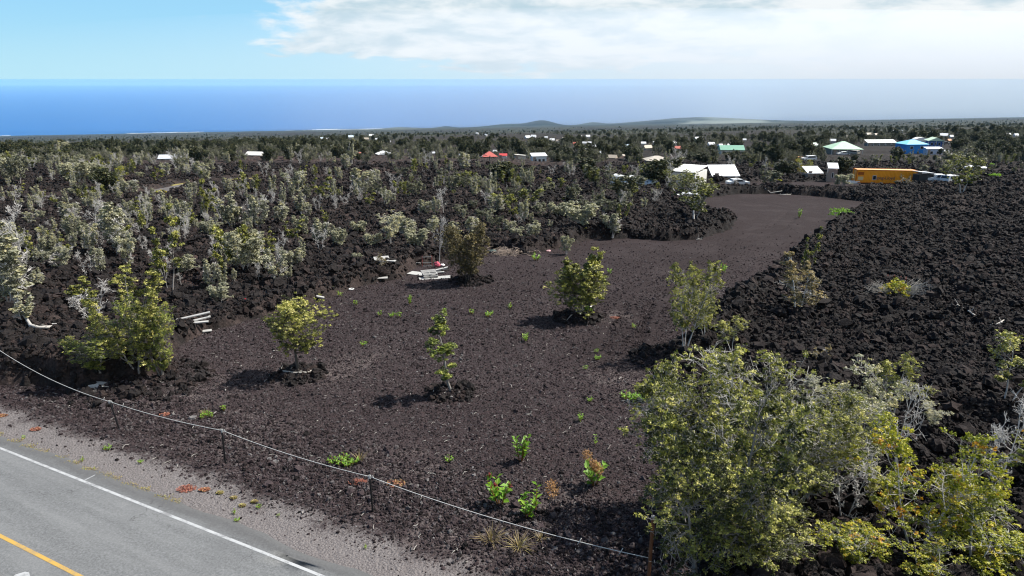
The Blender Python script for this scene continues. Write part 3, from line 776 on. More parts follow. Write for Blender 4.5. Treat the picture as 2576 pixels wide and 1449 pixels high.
def gen_tree(name, seed, H=3.0, stems=1, r0=0.06, cs=0.35, nb=(8, 4, 3), spread=0.38, up=0.5, leaf=0.05, nl=7, tipr=0.09, leafp=1.0,
             wob=0.06, shape='round', rmin=0.006, lean=0.10, mats=('bark', 'olive'), tint=(0.45, 0.2), bare_top=0.0, kink=0.0):
    r = random.Random(seed); tb = MB(); tips = []
    for s in range(stems):
        a = 2 * math.pi * s / max(stems, 1) + r.uniform(-.6, .6)
        tilt = (lean + r.uniform(0, lean)) * (1.6 if stems > 1 else 0.7)
        hs = H * (r.uniform(0.72, 1.0) if s else 1.0)
        base = Vector((math.cos(a), math.sin(a), 0)) * (r0 * 2.2 if stems > 1 else 0)
        d = Vector((math.cos(a) * tilt, math.sin(a) * tilt, 1)).normalized()
        n = 8; pts = [base + Vector((0, 0, -0.25)), base]; p = base.copy()
        for i in range(n):
            d = (d + Vector((r.uniform(-1, 1), r.uniform(-1, 1), 0.25)) * (wob + kink * (1 if i in (2, 4) else 0))).normalized()
            p = p + d * hs / n; pts.append(p.copy())
        f = hs / max(0.1, pts[-1].z); pts = [Vector((q.x, q.y, q.z * f if q.z > 0 else q.z)) for q in pts]
        rs = r0 * (1 if s == 0 else 0.75)
        rad = [rs * 1.35, rs * 1.1] + [max(rmin, rs * (1 - 0.85 * (i + 1) / n)) for i in range(n)]
        tb.tube(pts, rad, 7, False)
        def at(t):
            k = t * n + 1; i = min(int(k), n); return pts[i].lerp(pts[i + 1], k - i), rad[i]
        tips.append((*pts[-1], r.gauss(*tint)))
        for b in range(nb[0]):
            t = (b + r.random()) / nb[0]; tt = cs + (1 - cs) * t * 0.97
            q, rr = at(min(tt, 0.999)); az = r.uniform(0, 6.283) if stems == 1 else a + r.gauss(0, 1.3)
            L = H * spread * prof(shape, t) * r.uniform(0.7, 1.2)
            el = up + r.uniform(-.25, .3) + 0.35 * t
            dv = Vector((math.cos(az) * math.cos(el), math.sin(az) * math.cos(el), math.sin(el)))
            bp = [q]; dd = dv.copy()
            for j in range(3):
                dd = (dd + rdir(r) * 0.28 + Vector((0, 0, 0.10))).normalized(); bp.append(bp[-1] + dd * L / 3)
            br = max(rmin, min(rr * 0.6, 0.018 + 0.02 * L)); tb.tube(bp, [br, br * .8, max(rmin, br * .6), max(rmin * .8, br * .35)], 4, False)
            bare = r.random() > leafp or (bare_top and t > 1 - bare_top)
            for c in range(nb[1]):
                u = 0.30 + 0.70 * (c + r.random() * 0.8) / nb[1]; k = min(u * 3, 2.999); i = int(k)
                q2 = bp[i].lerp(bp[i + 1], k - i)
                d2 = (dd * 0.55 + rdir(r) * 0.9 + Vector((0, 0, 0.22))).normalized(); L2 = L * r.uniform(0.28, 0.5)
                e2 = q2 + d2 * L2; mid = q2.lerp(e2, 0.5) + rdir(r) * L2 * 0.12
                r2 = max(rmin * .8, br * .45); tb.tube([q2, mid, e2], [r2, r2 * .8, r2 * .55], 3, False)
                tn = r.gauss(*tint)
                for e in range(nb[2]):
                    q3 = mid.lerp(e2, r.random()); d3 = (d2 * 0.5 + rdir(r) * 0.9 + Vector((0, 0, 0.25))).normalized()
                    e3 = q3 + d3 * L2 * r.uniform(0.35, 0.75)
                    tb.tube([q3, e3], [rmin * .75, rmin * .5], 3, False)
                    if not bare and r.random() < 0.92: tips.append((*e3, tn + r.gauss(0, 0.07)))
                if not bare: tips.append((*e2, tn))
    tr = bpy.data.meshes.new(name + '_trunk'); tr.from_pydata([tuple(v) for v in tb.v], [], tb.f); tr.update(); tr.materials.append(M[mats[0]])
    tr.polygons.foreach_set('use_smooth', [True] * len(tr.polygons))
    lq = leaf_quads(tips if leafp > 0.02 else tips[:2], leaf, nl, tipr, seed + 100)
    cr = np_mesh(name + '_crown', lq[0], lq[1]); fattr(cr, 'tint', lq[2], 'FACE'); cr.materials.append(M[mats[1]])
    zt = float(np.percentile(lq[0][:, 2], 99.5)) if leafp > 0.1 else H
    w = float(np.percentile(np.hypot(lq[0][:, 0], lq[0][:, 1]), 90)) if leafp > 0.1 else spread * H
    return {'trunk': tr, 'crown': cr, 'h': zt, 'w': max(w, 0.1)}

ARCH = {}
def A(k, *a, **kw): ARCH[k] = gen_tree(k, *a, **kw)
# near, one of a kind
A('ring', 1, 3.3, 1, 0.07, 0.30, (26, 7, 5), 0.40, 0.28, 0.037, 17, 0.10, shape='round', lean=0.02, wob=0.04, mats=('bark_dark', 'olive'), tint=(0.56, 0.26))
A('crooked', 22, 3.6, 1, 0.05, 0.15, (15, 5, 4), 0.18, 0.5, 0.046, 15, 0.11, shape='top', wob=0.12, lean=0.25, mats=('bark', 'green'), tint=(0.5, 0.25))
A('cone', 3, 4.0, 5, 0.045, 0.12, (14, 6, 4), 0.25, 0.55, 0.040, 13, 0.10, shape='cone', lean=0.07, mats=('bark', 'olive'), tint=(0.50, 0.25))
A('darkbush', 4, 4.0, 5, 0.05, 0.10, (14, 7, 4), 0.30, 0.40, 0.044, 12, 0.11, shape='round', lean=0.10, mats=('bark_dark', 'brown'), tint=(0.16, 0.2))
A('gangly', 5, 4.6, 3, 0.05, 0.20, (17, 7, 4), 0.25, 0.45, 0.040, 15, 0.11, leafp=0.85, shape='round', wob=0.10, lean=0.10, mats=('bark_pale', 'olive'), tint=(0.56, 0.25))
A('bigolive', 6, 5.2, 4, 0.06, 0.16, (22, 7, 4), 0.28, 0.42, 0.034, 16, 0.094, leafp=0.84, shape='round', rmin=0.009, lean=0.14, wob=0.09, mats=('bark_pale', 'olive'), tint=(0.52, 0.3))
A('bigolive_b', 16, 5.0, 3, 0.06, 0.20, (21, 7, 4), 0.31, 0.40, 0.035, 16, 0.094, leafp=0.82, shape='top', rmin=0.009, lean=0.12, wob=0.09, mats=('bark_pale', 'olive'), tint=(0.56, 0.3))
A('leafy', 46, 4.2, 5, 0.05, 0.06, (17, 7, 4), 0.26, 0.50, 0.036, 14, 0.10, leafp=0.84, shape='top', rmin=0.009, lean=0.13, wob=0.11, mats=('bark', 'green'), tint=(0.50, 0.3))
A('leafy_b', 47, 4.6, 4, 0.05, 0.08, (17, 7, 4), 0.24, 0.55, 0.036, 14, 0.10, leafp=0.82, shape='column', rmin=0.009, lean=0.12, wob=0.11, mats=('bark', 'olive'), tint=(0.58, 0.3))
A('tallbrown', 48, 4.2, 2, 0.045, 0.16, (20, 6, 5), 0.22, 0.40, 0.032, 11, 0.085, leafp=0.78, shape='column', rmin=0.010, lean=0.05, wob=0.06, mats=('bark_pale', 'brown'), tint=(0.50, 0.25))
A('bigdark', 7, 5.6, 4, 0.06, 0.10, (22, 7, 4), 0.29, 0.38, 0.034, 15, 0.099, leafp=0.88, shape='column', rmin=0.009, lean=0.12, wob=0.09, mats=('bark', 'olive'), tint=(0.34, 0.3))
A('yellow', 8, 4.0, 2, 0.055, 0.22, (15, 6, 4), 0.36, 0.38, 0.042, 14, 0.110, leafp=0.85, shape='round', mats=('bark_pale', 'yellow'), tint=(0.5, 0.28))
A('yellow_b', 18, 3.4, 3, 0.05, 0.2, (13, 5, 4), 0.40, 0.32, 0.042, 14, 0.110, leafp=0.8, shape='vase', mats=('bark_pale', 'yellow'), tint=(0.45, 0.28))
A('sprig', 9, 3.4, 2, 0.032, 0.32, (11, 6, 4), 0.22, 0.55, 0.038, 14, 0.10, leafp=0.72, shape='top', wob=0.10, lean=0.07, rmin=0.010, mats=('bark_pale', 'olive'), tint=(0.66, 0.25))
A('palecrown', 10, 3.8, 2, 0.045, 0.28, (13, 6, 5), 0.30, 0.6, 0.036, 13, 0.09, leafp=0.8, shape='vase', rmin=0.009, lean=0.06, mats=('bark_pale', 'pale'), tint=(0.62, 0.3))
A('brownsparse', 11, 3.6, 2, 0.045, 0.12, (18, 7, 5), 0.24, 0.35, 0.030, 12, 0.08, leafp=0.8, shape='cone', rmin=0.010, mats=('bark_pale', 'brown'), tint=(0.55, 0.25))
A('bare', 12, 3.0, 2, 0.04, 0.18, (12, 6, 5), 0.34, 0.55, 0.03, 2, 0.05, leafp=0.0, shape='vase', rmin=0.012, mats=('bark_pale', 'pale'))
A('bare_b', 13, 3.0, 1, 0.045, 0.25, (11, 6, 4), 0.36, 0.45, 0.03, 2, 0.05, leafp=0.0, shape='round', rmin=0.012, mats=('bark_pale', 'pale'))
# the many: medium detail, shared
A('twiggy', 31, 3.0, 4, 0.040, 0.12, (10, 6, 5), 0.20, 0.85, 0.048, 9, 0.10, leafp=0.68, shape='round', rmin=0.018, lean=0.09, mats=('bark_pale', 'pale'), tint=(0.5, 0.25))
A('twiggy_b', 32, 3.4, 3, 0.042, 0.15, (11, 6, 5), 0.16, 0.95, 0.048, 9, 0.10, leafp=0.6, shape='column', rmin=0.018, wob=0.08, lean=0.07, mats=('bark_pale', 'pale'), tint=(0.55, 0.25))
A('twiggy_c', 33, 2.6, 5, 0.032, 0.10, (8, 6, 5), 0.20, 0.85, 0.048, 9, 0.10, leafp=0.6, shape='vase', rmin=0.018, lean=0.10, mats=('bark_pale', 'pale'), tint=(0.55, 0.2))
A('bushy', 34, 2.8, 4, 0.045, 0.12, (11, 6, 4), 0.28, 0.55, 0.060, 10, 0.12, leafp=0.9, shape='round', rmin=0.011, mats=('bark_pale', 'pale'), tint=(0.42, 0.22))
A('bushy_b', 35, 3.0, 2, 0.05, 0.2, (10, 5, 3), 0.30, 0.45, 0.095, 8, 0.149, leafp=0.9, shape='top', rmin=0.010, mats=('bark', 'olive'), tint=(0.42, 0.2))
A('slender', 36, 4.2, 2, 0.04, 0.28, (14, 5, 4), 0.17, 0.6, 0.060, 9, 0.12, leafp=0.75, shape='column', rmin=0.013, wob=0.09, lean=0.06, mats=('bark', 'olive'), tint=(0.48, 0.25))
A('greyish', 37, 3.4, 2, 0.05, 0.2, (10, 5, 4), 0.26, 0.5, 0.095, 8, 0.138, leafp=0.85, shape='round', rmin=0.011, mats=('bark', 'grey'), tint=(0.55, 0.25))
A('greyish_b', 38, 3.6, 1, 0.05, 0.25, (11, 5, 4), 0.22, 0.55, 0.095, 8, 0.138, leafp=0.8, shape='cone', rmin=0.011, mats=('bark', 'grey'), tint=(0.6, 0.25))
A('darkround', 39, 5.0, 3, 0.08, 0.15, (12, 6, 3), 0.34, 0.4, 0.162, 9, 0.230, shape='round', rmin=0.012, mats=('bark_dark', 'dark'), tint=(0.5, 0.22))
A('darkround_b', 40, 5.0, 2, 0.08, 0.2, (12, 6, 3), 0.32, 0.45, 0.162, 9, 0.230, shape='top', rmin=0.012, mats=('bark_dark', 'dark'), tint=(0.6, 0.22))
A('conifer', 41, 9.0, 1, 0.14, 0.08, (26, 5, 3), 0.17, 0.25, 0.270, 9, 0.345, shape='cone', rmin=0.02, wob=0.02, lean=0.02, mats=('bark_dark', 'conifer'), tint=(0.5, 0.25))
A('spreading', 42, 5.0, 2, 0.10, 0.32, (14, 6, 3), 0.42, 0.35, 0.101, 10, 0.161, shape='top', rmin=0.012, lean=0.2, mats=('bark_pale', 'olive'), tint=(0.34, 0.2))

TREES = []        # objects that get an ordinal label later: (object, look, (px, py), category, group)
PROTO = {}
def plant_tree(arch, px, py, top, hw=None, name='ohia_tree', label=None, look=None, cat='tree', group=None, rz=None, lx=0.0):
    a = ARCH[arch]; p = P(px, py); z = stand(p.x, p.y)
    H = max(0.35, top_z(p, top) - z); s = H / a['h']
    sw = s if hw is None else hw * mpp(p) / a['w']
    sw = min(max(sw, s * 0.55), s * 1.9)
    t = empty(name, (p.x, p.y, z - 0.04), rnd.uniform(0, 6.28) if rz is None else rz)
    t.scale = (sw, sw, s)
    if lx: t.rotation_euler[1] = lx
    tr = obj('trunk', a['trunk'], None, t); cr = obj('crown', a['crown'], None, t)
    PROTO.setdefault(arch, (tr, cr))
    if label: tag(t, label, cat, group)
    else: TREES.append((t, look, (px, py - 0.5 * (py - top)), cat, group))
    return t

# --- the trees one would name
plant_tree('ring', 750, 942, 755, 68, label='round olive tree inside a ring of driftwood on the cinder lot')
plant_tree('crooked', 1135, 993, 782, 45, label='slim crooked tree with leafy tufts alone in the middle of the lot', rz=2.2)
plant_tree('cone', 1455, 800, 614, 58, label='cone-shaped many-stemmed tree with a red cloth at its foot')
plant_tree('darkbush', 1178, 712, 562, 52, label='dark bushy tree standing beside the wooden pallets')
plant_tree('gangly', 1720, 905, 657, 60, label='tall gangly tree on the lava mound at the lot\'s right edge')
plant_tree('sprig', 1838, 893, 797, 34, label='small sprig-topped tree just right of the gangly tree', rz=0.4)
plant_tree('gangly', 1770, 870, 720, 40, label='green leafy sapling behind the gangly tree at the lot edge', rz=1.1)
plant_tree('leafy_b', 350, 962, 686, 80, label='tallest pale olive tree in the clump by the rope fence')
plant_tree('leafy', 408, 958, 742, 54, label='yellow-green tree at the right side of the fence-side clump')
plant_tree('leafy', 262, 970, 830, 66, label='low leafy tree in front at the left of the fence-side clump')
plant_tree('sprig', 190, 950, 845, 44, label='thin straggly tree at the far left of the fence-side clump')
plant_tree('slender', 430, 742, 522, 52, label='tall thin-trunked tree with a high open crown behind the clump', rz=1.0)
plant_tree('slender', 556, 714, 588, 26, label='slender pale-trunked tree left of the yellowish multi-stem tree')
plant_tree('bushy', 622, 700, 578, 44, label='multi-stem tree with yellowish leaves on the brown lava slope')
plant_tree('twiggy', 30, 800, 592, 60, label='bushy pale tree leaning over the fallen trunk at the left edge')
plant_tree('twiggy_b', 70, 850, 730, 40, label='yellow-tinged shrub tree rising from the fallen bleached trunk')
plant_tree('bare', 240, 830, 735, 46, label='leafless grey tree behind the fence-side clump')
plant_tree('bushy_b', 205, 770, 705, 44, label='green tuft-crowned tree left of the fence-side clump')
plant_tree('spreading', 1745, 566, 442, 74, label='spreading dark-leaved tree with forked pale trunk on the lava spur')
plant_tree('tallbrown', 2003, 802, 645, 50, label='sparse brown-leaved tree on the black lava right of the lot')
plant_tree('slender', 2030, 700, 572, 24, label='slim tree with red blossom tip beside the sparse brown tree')
plant_tree('brownsparse', 2060, 925, 865, 24, label='little rust-brown shrub tree alone on the black lava')
# foreground right
plant_tree('bigdark', 1760, 1500, 960, 190, label='dense dark green tree in front, behind the rusty pole', rz=0.3)
plant_tree('bigolive', 1735, 1290, 935, 120, label='olive tree at the left of the foreground thicket', rz=1.9)
plant_tree('bigolive_b', 1880, 1330, 880, 150, label='tallest olive tree in the foreground thicket', rz=2.9)
plant_tree('bigolive', 2005, 1300, 985, 120, label='olive tree at the right of the foreground thicket', rz=4.4)
plant_tree('bigdark', 1900, 1520, 1190, 150, label='low dark green tree at the foot of the thicket', rz=5.0)
plant_tree('palecrown', 2150, 1255, 918, 84, label='pale dome-crowned tree behind the thicket, its twigs showing', rz=0.7)
plant_tree('sprig', 2235, 1105, 892, 40, label='lanky sprig tree with a flat tuft on top', rz=0.2)
plant_tree('sprig', 2292, 1075, 962, 44, label='small olive-tufted tree right of the lanky sprig tree', rz=3.0)
plant_tree('bare_b', 2245, 1200, 985, 56, label='leafless white-twigged tree between thicket and yellow tree', rz=1.2)
plant_tree('yellow', 2290, 1440, 1078, 128, label='tall yellow-green tree with pale limbs in the right foreground', rz=0.0)
plant_tree('yellow_b', 2440, 1490, 1262, 120, label='broad yellow-leaved tree at the lower right corner', rz=2.0)
plant_tree('yellow_b', 2150, 1500, 1310, 96, label='low yellow-green tree at the bottom between thicket and yellow tree', rz=4.0)
plant_tree('sprig', 2522, 1066, 838, 60, label='pale tapering tree at the right edge of the photo', rz=2.5)
plant_tree('bare', 2495, 1255, 1060, 60, label='leafless grey tree near the right edge below the pale one', rz=0.4)
plant_tree('yellow_b', 2570, 1230, 1090, 50, label='yellow-tufted tree cut by the right edge', rz=1.0)
plant_tree('bigolive_b', 2085, 1180, 985, 70, label='olive shrub tree filling the gap behind the right of the thicket', rz=1.3)
plant_tree('palecrown', 2050, 1080, 945, 50, label='pale shrub tree highest up behind the thicket', rz=2.1)
plant_tree('bare', 2120, 1330, 1150, 60, label='grey leafless shrub between the thicket and the tall yellow tree', rz=3.1)
plant_tree('yellow', 2400, 1420, 1190, 70, label='yellow-green tree just right of the tall yellow one', rz=2.6)
plant_tree('yellow_b', 2300, 1540, 1360, 110, label='yellow-leaved bush at the bottom edge below the tall yellow tree', rz=0.9)
plant_tree('bare_b', 2370, 1330, 1170, 50, label='bare white-limbed tree behind the tall yellow tree', rz=4.9)
plant_tree('sprig', 2200, 1330, 1180, 44, label='thin leafy sapling left of the tall yellow tree', rz=5.2)
plant_tree('palecrown', 2330, 1130, 1010, 44, label='little pale shrub tree right of the small olive-tufted tree', rz=1.7)
plant_tree('bare_b', 1105, 660, 556, 26, label='white leafless forked tree behind the red chair frame', rz=0.5)
plant_tree('palecrown', 983, 640, 530, 40, label='tall pale-stemmed tree rising above the thicket left of the chair')

# --- the trees of the middle distance, in picture order (x, base, top, half width, kind)
LOOK = {'twiggy': 'pale twiggy tree', 'twiggy_b': 'tall pale twiggy tree', 'twiggy_c': 'low many-stemmed twiggy tree', 'bushy': 'bushy olive tree', 'bushy_b': 'rounded olive tree',
        'slender': 'slender thin-crowned tree', 'greyish': 'grey-green tree', 'greyish_b': 'narrow grey-green tree', 'darkround': 'dark rounded tree', 'darkround_b': 'dark dome-topped tree',
        'conifer': 'dark pointed conifer', 'bare': 'bare grey many-stemmed tree', 'bare_b': 'bare grey single-trunked tree', 'spreading': 'wide spreading tree', 'yellow': 'yellow-green tree', 'brownsparse': 'sparse brownish tree'}
MID = [(33, 448, 392, 24, 'bushy'), (73, 432, 398, 22, 'bushy_b'), (160, 395, 356, 20, 'twiggy'), (197, 470, 412, 30, 'bushy'), (230, 462, 412, 26, 'bushy'), (288, 484, 424, 26, 'yellow'),
       (270, 500, 430, 24, 'darkround'), (320, 500, 452, 26, 'twiggy'), (100, 512, 468, 24, 'twiggy_b'), (190, 500, 474, 14, 'bushy'), (233, 546, 498, 24, 'twiggy'), (180, 578, 512, 34, 'twiggy'),
       (110, 550, 505, 24, 'bare'), (84, 582, 536, 24, 'twiggy_c'), (303, 660, 520, 34, 'twiggy'), (273, 606, 566, 26, 'bushy'), (353, 455, 434, 14, 'bushy'), (400, 468, 432, 16, 'bushy_b'),
       (470, 446, 414, 18, 'twiggy'), (505, 452, 408, 20, 'twiggy'), (522, 460, 414, 24, 'twiggy_b'), (521, 565, 440, 20, 'slender'), (588, 590, 490, 26, 'twiggy_b'), (533, 608, 560, 22, 'bushy'),
       (650, 590, 500, 22, 'twiggy'), (710, 578, 515, 30, 'twiggy'), (750, 498, 436, 28, 'twiggy_c'), (762, 556, 490, 20, 'twiggy_b'), (810, 530, 440, 26, 'slender'), (822, 584, 528, 14, 'slender'),
       (740, 628, 548, 24, 'slender'), (806, 620, 556, 22, 'twiggy'), (30, 640, 560, 30, 'twiggy'), (150, 640, 588, 26, 'twiggy_b'), (160, 700, 630, 34, 'twiggy_c'), (100, 740, 690, 20, 'twiggy'),
       (330, 690, 600, 22, 'twiggy_c'), (340, 560, 500, 20, 'slender'), (470, 700, 650, 24, 'bushy'), (555, 770, 720, 24, 'bushy'), (700, 700, 650, 24, 'brownsparse'), (745, 690, 630, 28, 'twiggy'),
       (905, 600, 560, 22, 'bushy'), (940, 640, 590, 24, 'bushy'), (900, 680, 640, 22, 'bushy'), (1010, 600, 546, 20, 'bushy'), (1050, 640, 580, 26, 'bushy'), (1030, 610, 556, 20, 'twiggy'), (960, 700, 640, 18, 'brownsparse'),
       (912, 488, 428, 26, 'twiggy'), (872, 434, 390, 14, 'twiggy'), (929, 534, 480, 18, 'slender'), (992, 490, 446, 18, 'bare'), (1045, 512, 450, 18, 'greyish'), (1069, 552, 506, 30, 'twiggy'),
       (1115, 548, 484, 22, 'bare_b'), (1138, 500, 438, 22, 'greyish'), (1142, 508, 480, 14, 'bushy_b'), (1169, 434, 386, 16, 'twiggy'), (1192, 538, 504, 22, 'greyish'), (1252, 555, 494, 30, 'twiggy'),
       (1226, 500, 452, 26, 'greyish'), (1269, 470, 412, 34, 'darkround'), (1320, 468, 424, 24, 'darkround_b'), (1332, 536, 478, 38, 'bushy_b'), (1405, 560, 514, 22, 'bushy'), (1380, 505, 460, 24, 'greyish'),
       (1400, 500, 450, 24, 'bushy_b'), (1460, 595, 518, 44, 'bushy'), (1475, 600, 572, 18, 'yellow'), (1520, 560, 508, 24, 'twiggy_b'), (1190, 604, 548, 26, 'twiggy'), (1280, 600, 556, 26, 'twiggy'),
       (1340, 612, 560, 30, 'twiggy'), (1300, 615, 575, 24, 'bushy'), (1382, 592, 556, 18, 'twiggy_b'), (1425, 640, 596, 14, 'bushy'), (1475, 440, 400, 26, 'darkround'), (1495, 472, 418, 30, 'darkround_b'), (1569, 524, 448, 28, 'darkround_b'),
       (1590, 516, 468, 20, 'bushy_b'), (1652, 470, 408, 34, 'darkround'), (1678, 462, 402, 30, 'darkround_b'), (1700, 500, 430, 36, 'spreading'), (1850, 478, 452, 22, 'bare'), (1931, 474, 424, 28, 'greyish'),
       (1918, 404, 358, 24, 'conifer'), (1946, 404, 352, 24, 'conifer'), (1738, 412, 384, 22, 'darkround'), (1765, 418, 386, 26, 'darkround'), (1800, 404, 378, 24, 'darkround_b'), (1836, 410, 384, 24, 'darkround'), (1885, 418, 386, 26, 'darkround_b'),
       (1971, 450, 408, 26, 'darkround'), (2018, 446, 404, 18, 'yellow'), (2112, 455, 400, 20, 'darkround'), (2120, 468, 440, 24, 'bushy'), (2195, 426, 394, 18, 'greyish'), (2241, 444, 420, 18, 'greyish'), (2318, 444, 412, 22, 'greyish'),
       (2417, 500, 400, 46, 'spreading'), (2400, 440, 376, 34, 'greyish'), (2368, 446, 410, 26, 'greyish'), (2440, 440, 385, 26, 'greyish'), (2275, 470, 440, 18, 'brownsparse'), (2255, 468, 455, 9, 'darkround'),
       (1600, 500, 440, 30, 'greyish'), (1545, 490, 436, 26, 'greyish'), (1440, 520, 470, 24, 'greyish'), (1160, 470, 430, 20, 'greyish'), (1110, 470, 426, 22, 'greyish_b'), (1010, 460, 420, 20, 'greyish'),
       (1480, 560, 500, 26, 'greyish'), (1550, 560, 500, 24, 'greyish'), (1300, 520, 470, 28, 'greyish'), (1360, 560, 510, 26, 'greyish'), (1220, 570, 520, 24, 'greyish'), (1160, 560, 515, 20, 'greyish'),
       (1270, 540, 490, 26, 'bushy_b'), (1540, 600, 540, 24, 'twiggy'), (1090, 600, 548, 20, 'twiggy'), (1145, 620, 560, 24, 'twiggy_b')]
for i, (x, b, t, hw, k) in enumerate(MID):
    plant_tree(k, x, b, t - 0.10 * (b - t), hw * 1.05, name='conifer_tree' if k == 'conifer' else 'ohia_tree' if k not in ('darkround', 'darkround_b') else 'evergreen_tree', look=LOOK[k], group='trees of the middle distance')
for x, b, t in ((243, 385, 352), (262, 388, 354), (290, 386, 343), (300, 392, 356), (333, 390, 352), (360, 386, 356), (378, 388, 358), (398, 386, 354), (424, 386, 346), (436, 390, 356), (452, 386, 356), (476, 388, 356),
                (671, 394, 354), (855, 378, 361), (846, 390, 368), (795, 388, 366), (802, 380, 350), (1210, 345, 331), (1218, 345, 330), (1196, 344, 334), (1130, 372, 352)):
    plant_tree('conifer', x, b, t, None, name='conifer_tree', look=LOOK['conifer'], group='dark conifers on the skyline')

# --- filling in the scrub, individually while they still show as trees
def fill(n, x0, x1, y0, y1, kinds, h=(2.2, 4.2), skip=()):
    c = 0; tries = 0
    while c < n and tries < n * 30:
        tries += 1
        px = rnd.uniform(x0, x1); py = rnd.uniform(y0, y1)
        if any(a <= px <= b and e <= py <= f for a, b, e, f in skip): continue
        p = P(px, py)
        if float(lava_mask(np.array([p.x]), np.array([p.y]))[0][0]) < 0.9: continue
        k = rnd.choice(kinds); H = rnd.uniform(*h)
        plant_tree(k, px, py, py - H / mpp(p) * 0.98, None, name='ohia_tree', look=LOOK[k], group='scrub trees on the lava'); c += 1

DARKGAP = [(350, 1000, 398, 442), (840, 1150, 400, 436), (1880, 2110, 395, 470), (2080, 2576, 455, 900), (2090, 2200, 350, 400), (2260, 2390, 340, 395), (1780, 2060, 450, 500), (1230, 1280, 430, 470)]
fill(24, 0, 840, 388, 402, ['twiggy', 'bushy_b', 'greyish', 'twiggy_b', 'twiggy'], (3.2, 5.5))
fill(26, 0, 340, 402, 455, ['twiggy', 'bushy', 'bushy_b', 'twiggy_b'], (2.8, 4.8))
fill(20, 0, 520, 470, 640, ['twiggy', 'twiggy_c', 'bare', 'bushy', 'twiggy_b'], (2.0, 3.8))
fill(14, 0, 420, 640, 740, ['twiggy', 'twiggy_c', 'bare', 'bushy'], (1.6, 3.0))
fill(16, 500, 900, 500, 690, ['twiggy_c', 'twiggy', 'bare', 'bushy'], (1.4, 2.8))
fill(16, 840, 1700, 390, 430, ['greyish', 'greyish_b', 'darkround', 'twiggy'], (2.2, 4.5), [(840, 1150, 400, 436)])
fill(22, 1000, 1620, 440, 580, ['greyish', 'bushy_b', 'greyish_b', 'twiggy'], (2.2, 4.2))
fill(16, 1700, 2576, 385, 420, ['greyish', 'greyish_b', 'greyish', 'darkround'], (2.0, 4.2), [(2040, 2180, 355, 400), (2250, 2400, 345, 392)])
fill(14, 2150, 2576, 415, 448, ['greyish', 'bushy_b', 'greyish_b'], (2.0, 4.0), [(2150, 2350, 430, 470)])

# --- the scrub forest beyond: one mass
def build_forest():
    n = 62000
    y = np.exp(NR.uniform(math.log(215), math.log(4800), n)); x = NR.uniform(-0.9, 0.9, n) * y
    dark = ss(fbm(x / 260 + 3, y / 700, 3, 91), 0.50, 0.58) * ss(y, 350, 600)
    patch = fbm(x / 60, y / 90, 3, 101)
    keep = NR.uniform(0, 1, n) < (0.25 + 0.85 * ss(patch, 0.40, 0.58)) * (1 - 0.88 * dark)
    m = lava_mask(x, y)[0]; keep &= m > 0.9
    u = x / y
    for a, b, lo, hi in CLEAR: keep &= ~((u > a) & (u < b) & (y > lo) & (y < hi))
    x, y = x[keep], y[keep]; n = len(x)
    z = ground(x, y) + 0.1
    s = NR.uniform(0.50, 1.10, n) * (1 + 0.45 * ss(y, 700, 2500))
    keys = ['greyish', 'greyish_b', 'twiggy', 'darkround', 'greyish', 'twiggy_b', 'greyish_b', 'greyish', 'greyish_b', 'greyish']
    src = [list(PROTO[k]) for k in keys]
    rot = np.zeros((n, 3)); rot[:, 2] = NR.uniform(0, 6.28, n)
    o = scatter('scrub_forest', np.stack([x, y, z], 1), rot, np.repeat(s[:, None], 3, 1) * NR.uniform(0.85, 1.15, (n, 3)), len(src), scatter_group('scrub', src, None),
            'grey-green scrub forest spreading over the plain towards the coast', 'forest')
CLEAR = []
def build_thicket():
    n = 5200
    y = np.exp(NR.uniform(math.log(48), math.log(230), n)); x = NR.uniform(-0.86, 0.42, n) * (y + 3)
    m, d, q = lava_mask(x, y); u = x / y
    patch = fbm(x / 11, y / 16, 3, 111)
    den = ss(patch, 0.42, 0.62) * (0.25 + 0.75 * np.maximum(ss(-u, 0.25, 0.6), ss(y, 85, 120) * (1 - 0.75 * ss(y, 150, 175) * ss(u, -0.62, -0.5))))
    keep = (m > 0.9) & (d < -1.5) & (NR.uniform(0, 1, n) < den * 0.47)
    for p, rx, ry in PADS: keep &= np.hypot((x - p.x) / (rx + 3), (y - p.y) / (ry + 6)) > 1
    x, y = x[keep], y[keep]; n = len(x); z = ground(x, y) + 0.35
    s_ = np.exp(NR.normal(-0.36, 0.36, n)) * (0.8 + 0.3 * ss(y, 80, 180))
    keys = ['twiggy', 'twiggy_b', 'twiggy_c', 'bare', 'bare_b', 'twiggy_b', 'greyish', 'bare', 'twiggy', 'bushy_b', 'slender']
    rot = np.zeros((n, 3)); rot[:, 2] = NR.uniform(0, 6.28, n); rot[:, 0] = NR.normal(0, 0.08, n)
    scatter('scrub_thicket', np.stack([x, y, z], 1), rot, s_[:, None] * NR.uniform(0.8, 1.2, (n, 3)), len(keys), scatter_group('thicket', [list(PROTO[k]) for k in keys], None),
            'pale grey-green saplings growing thickly over the lava beyond the lot', 'thicket')
def clear_px(x0, x1, y0, y1):
    a = P((x0 + x1) / 2, y1); b = P((x0 + x1) / 2, y0)
    u0 = ray(x0, y1); u1 = ray(x1, y1)
    CLEAR.append((u0[0] / u0[1], u1[0] / u1[1], a.y * 0.86, b.y))
for q in ((2080, 2190, 366, 402), (2255, 2395, 360, 398), (2170, 2260, 356, 372), (1205, 1285, 392, 408), (1330, 1380, 394, 412), (400, 446, 406, 412), (620, 660, 394, 402), (945, 986, 390, 398),
          (350, 1000, 412, 440), (1000, 1180, 408, 436), (2180, 2260, 375, 398), (1360, 1440, 412, 424), (1615, 1695, 400, 420), (1800, 1880, 380, 392), (2010, 2060, 405, 425), (1290, 1325, 396, 410), (1780, 1870, 440, 460), (1700, 1785, 450, 470)):
    clear_px(*q)

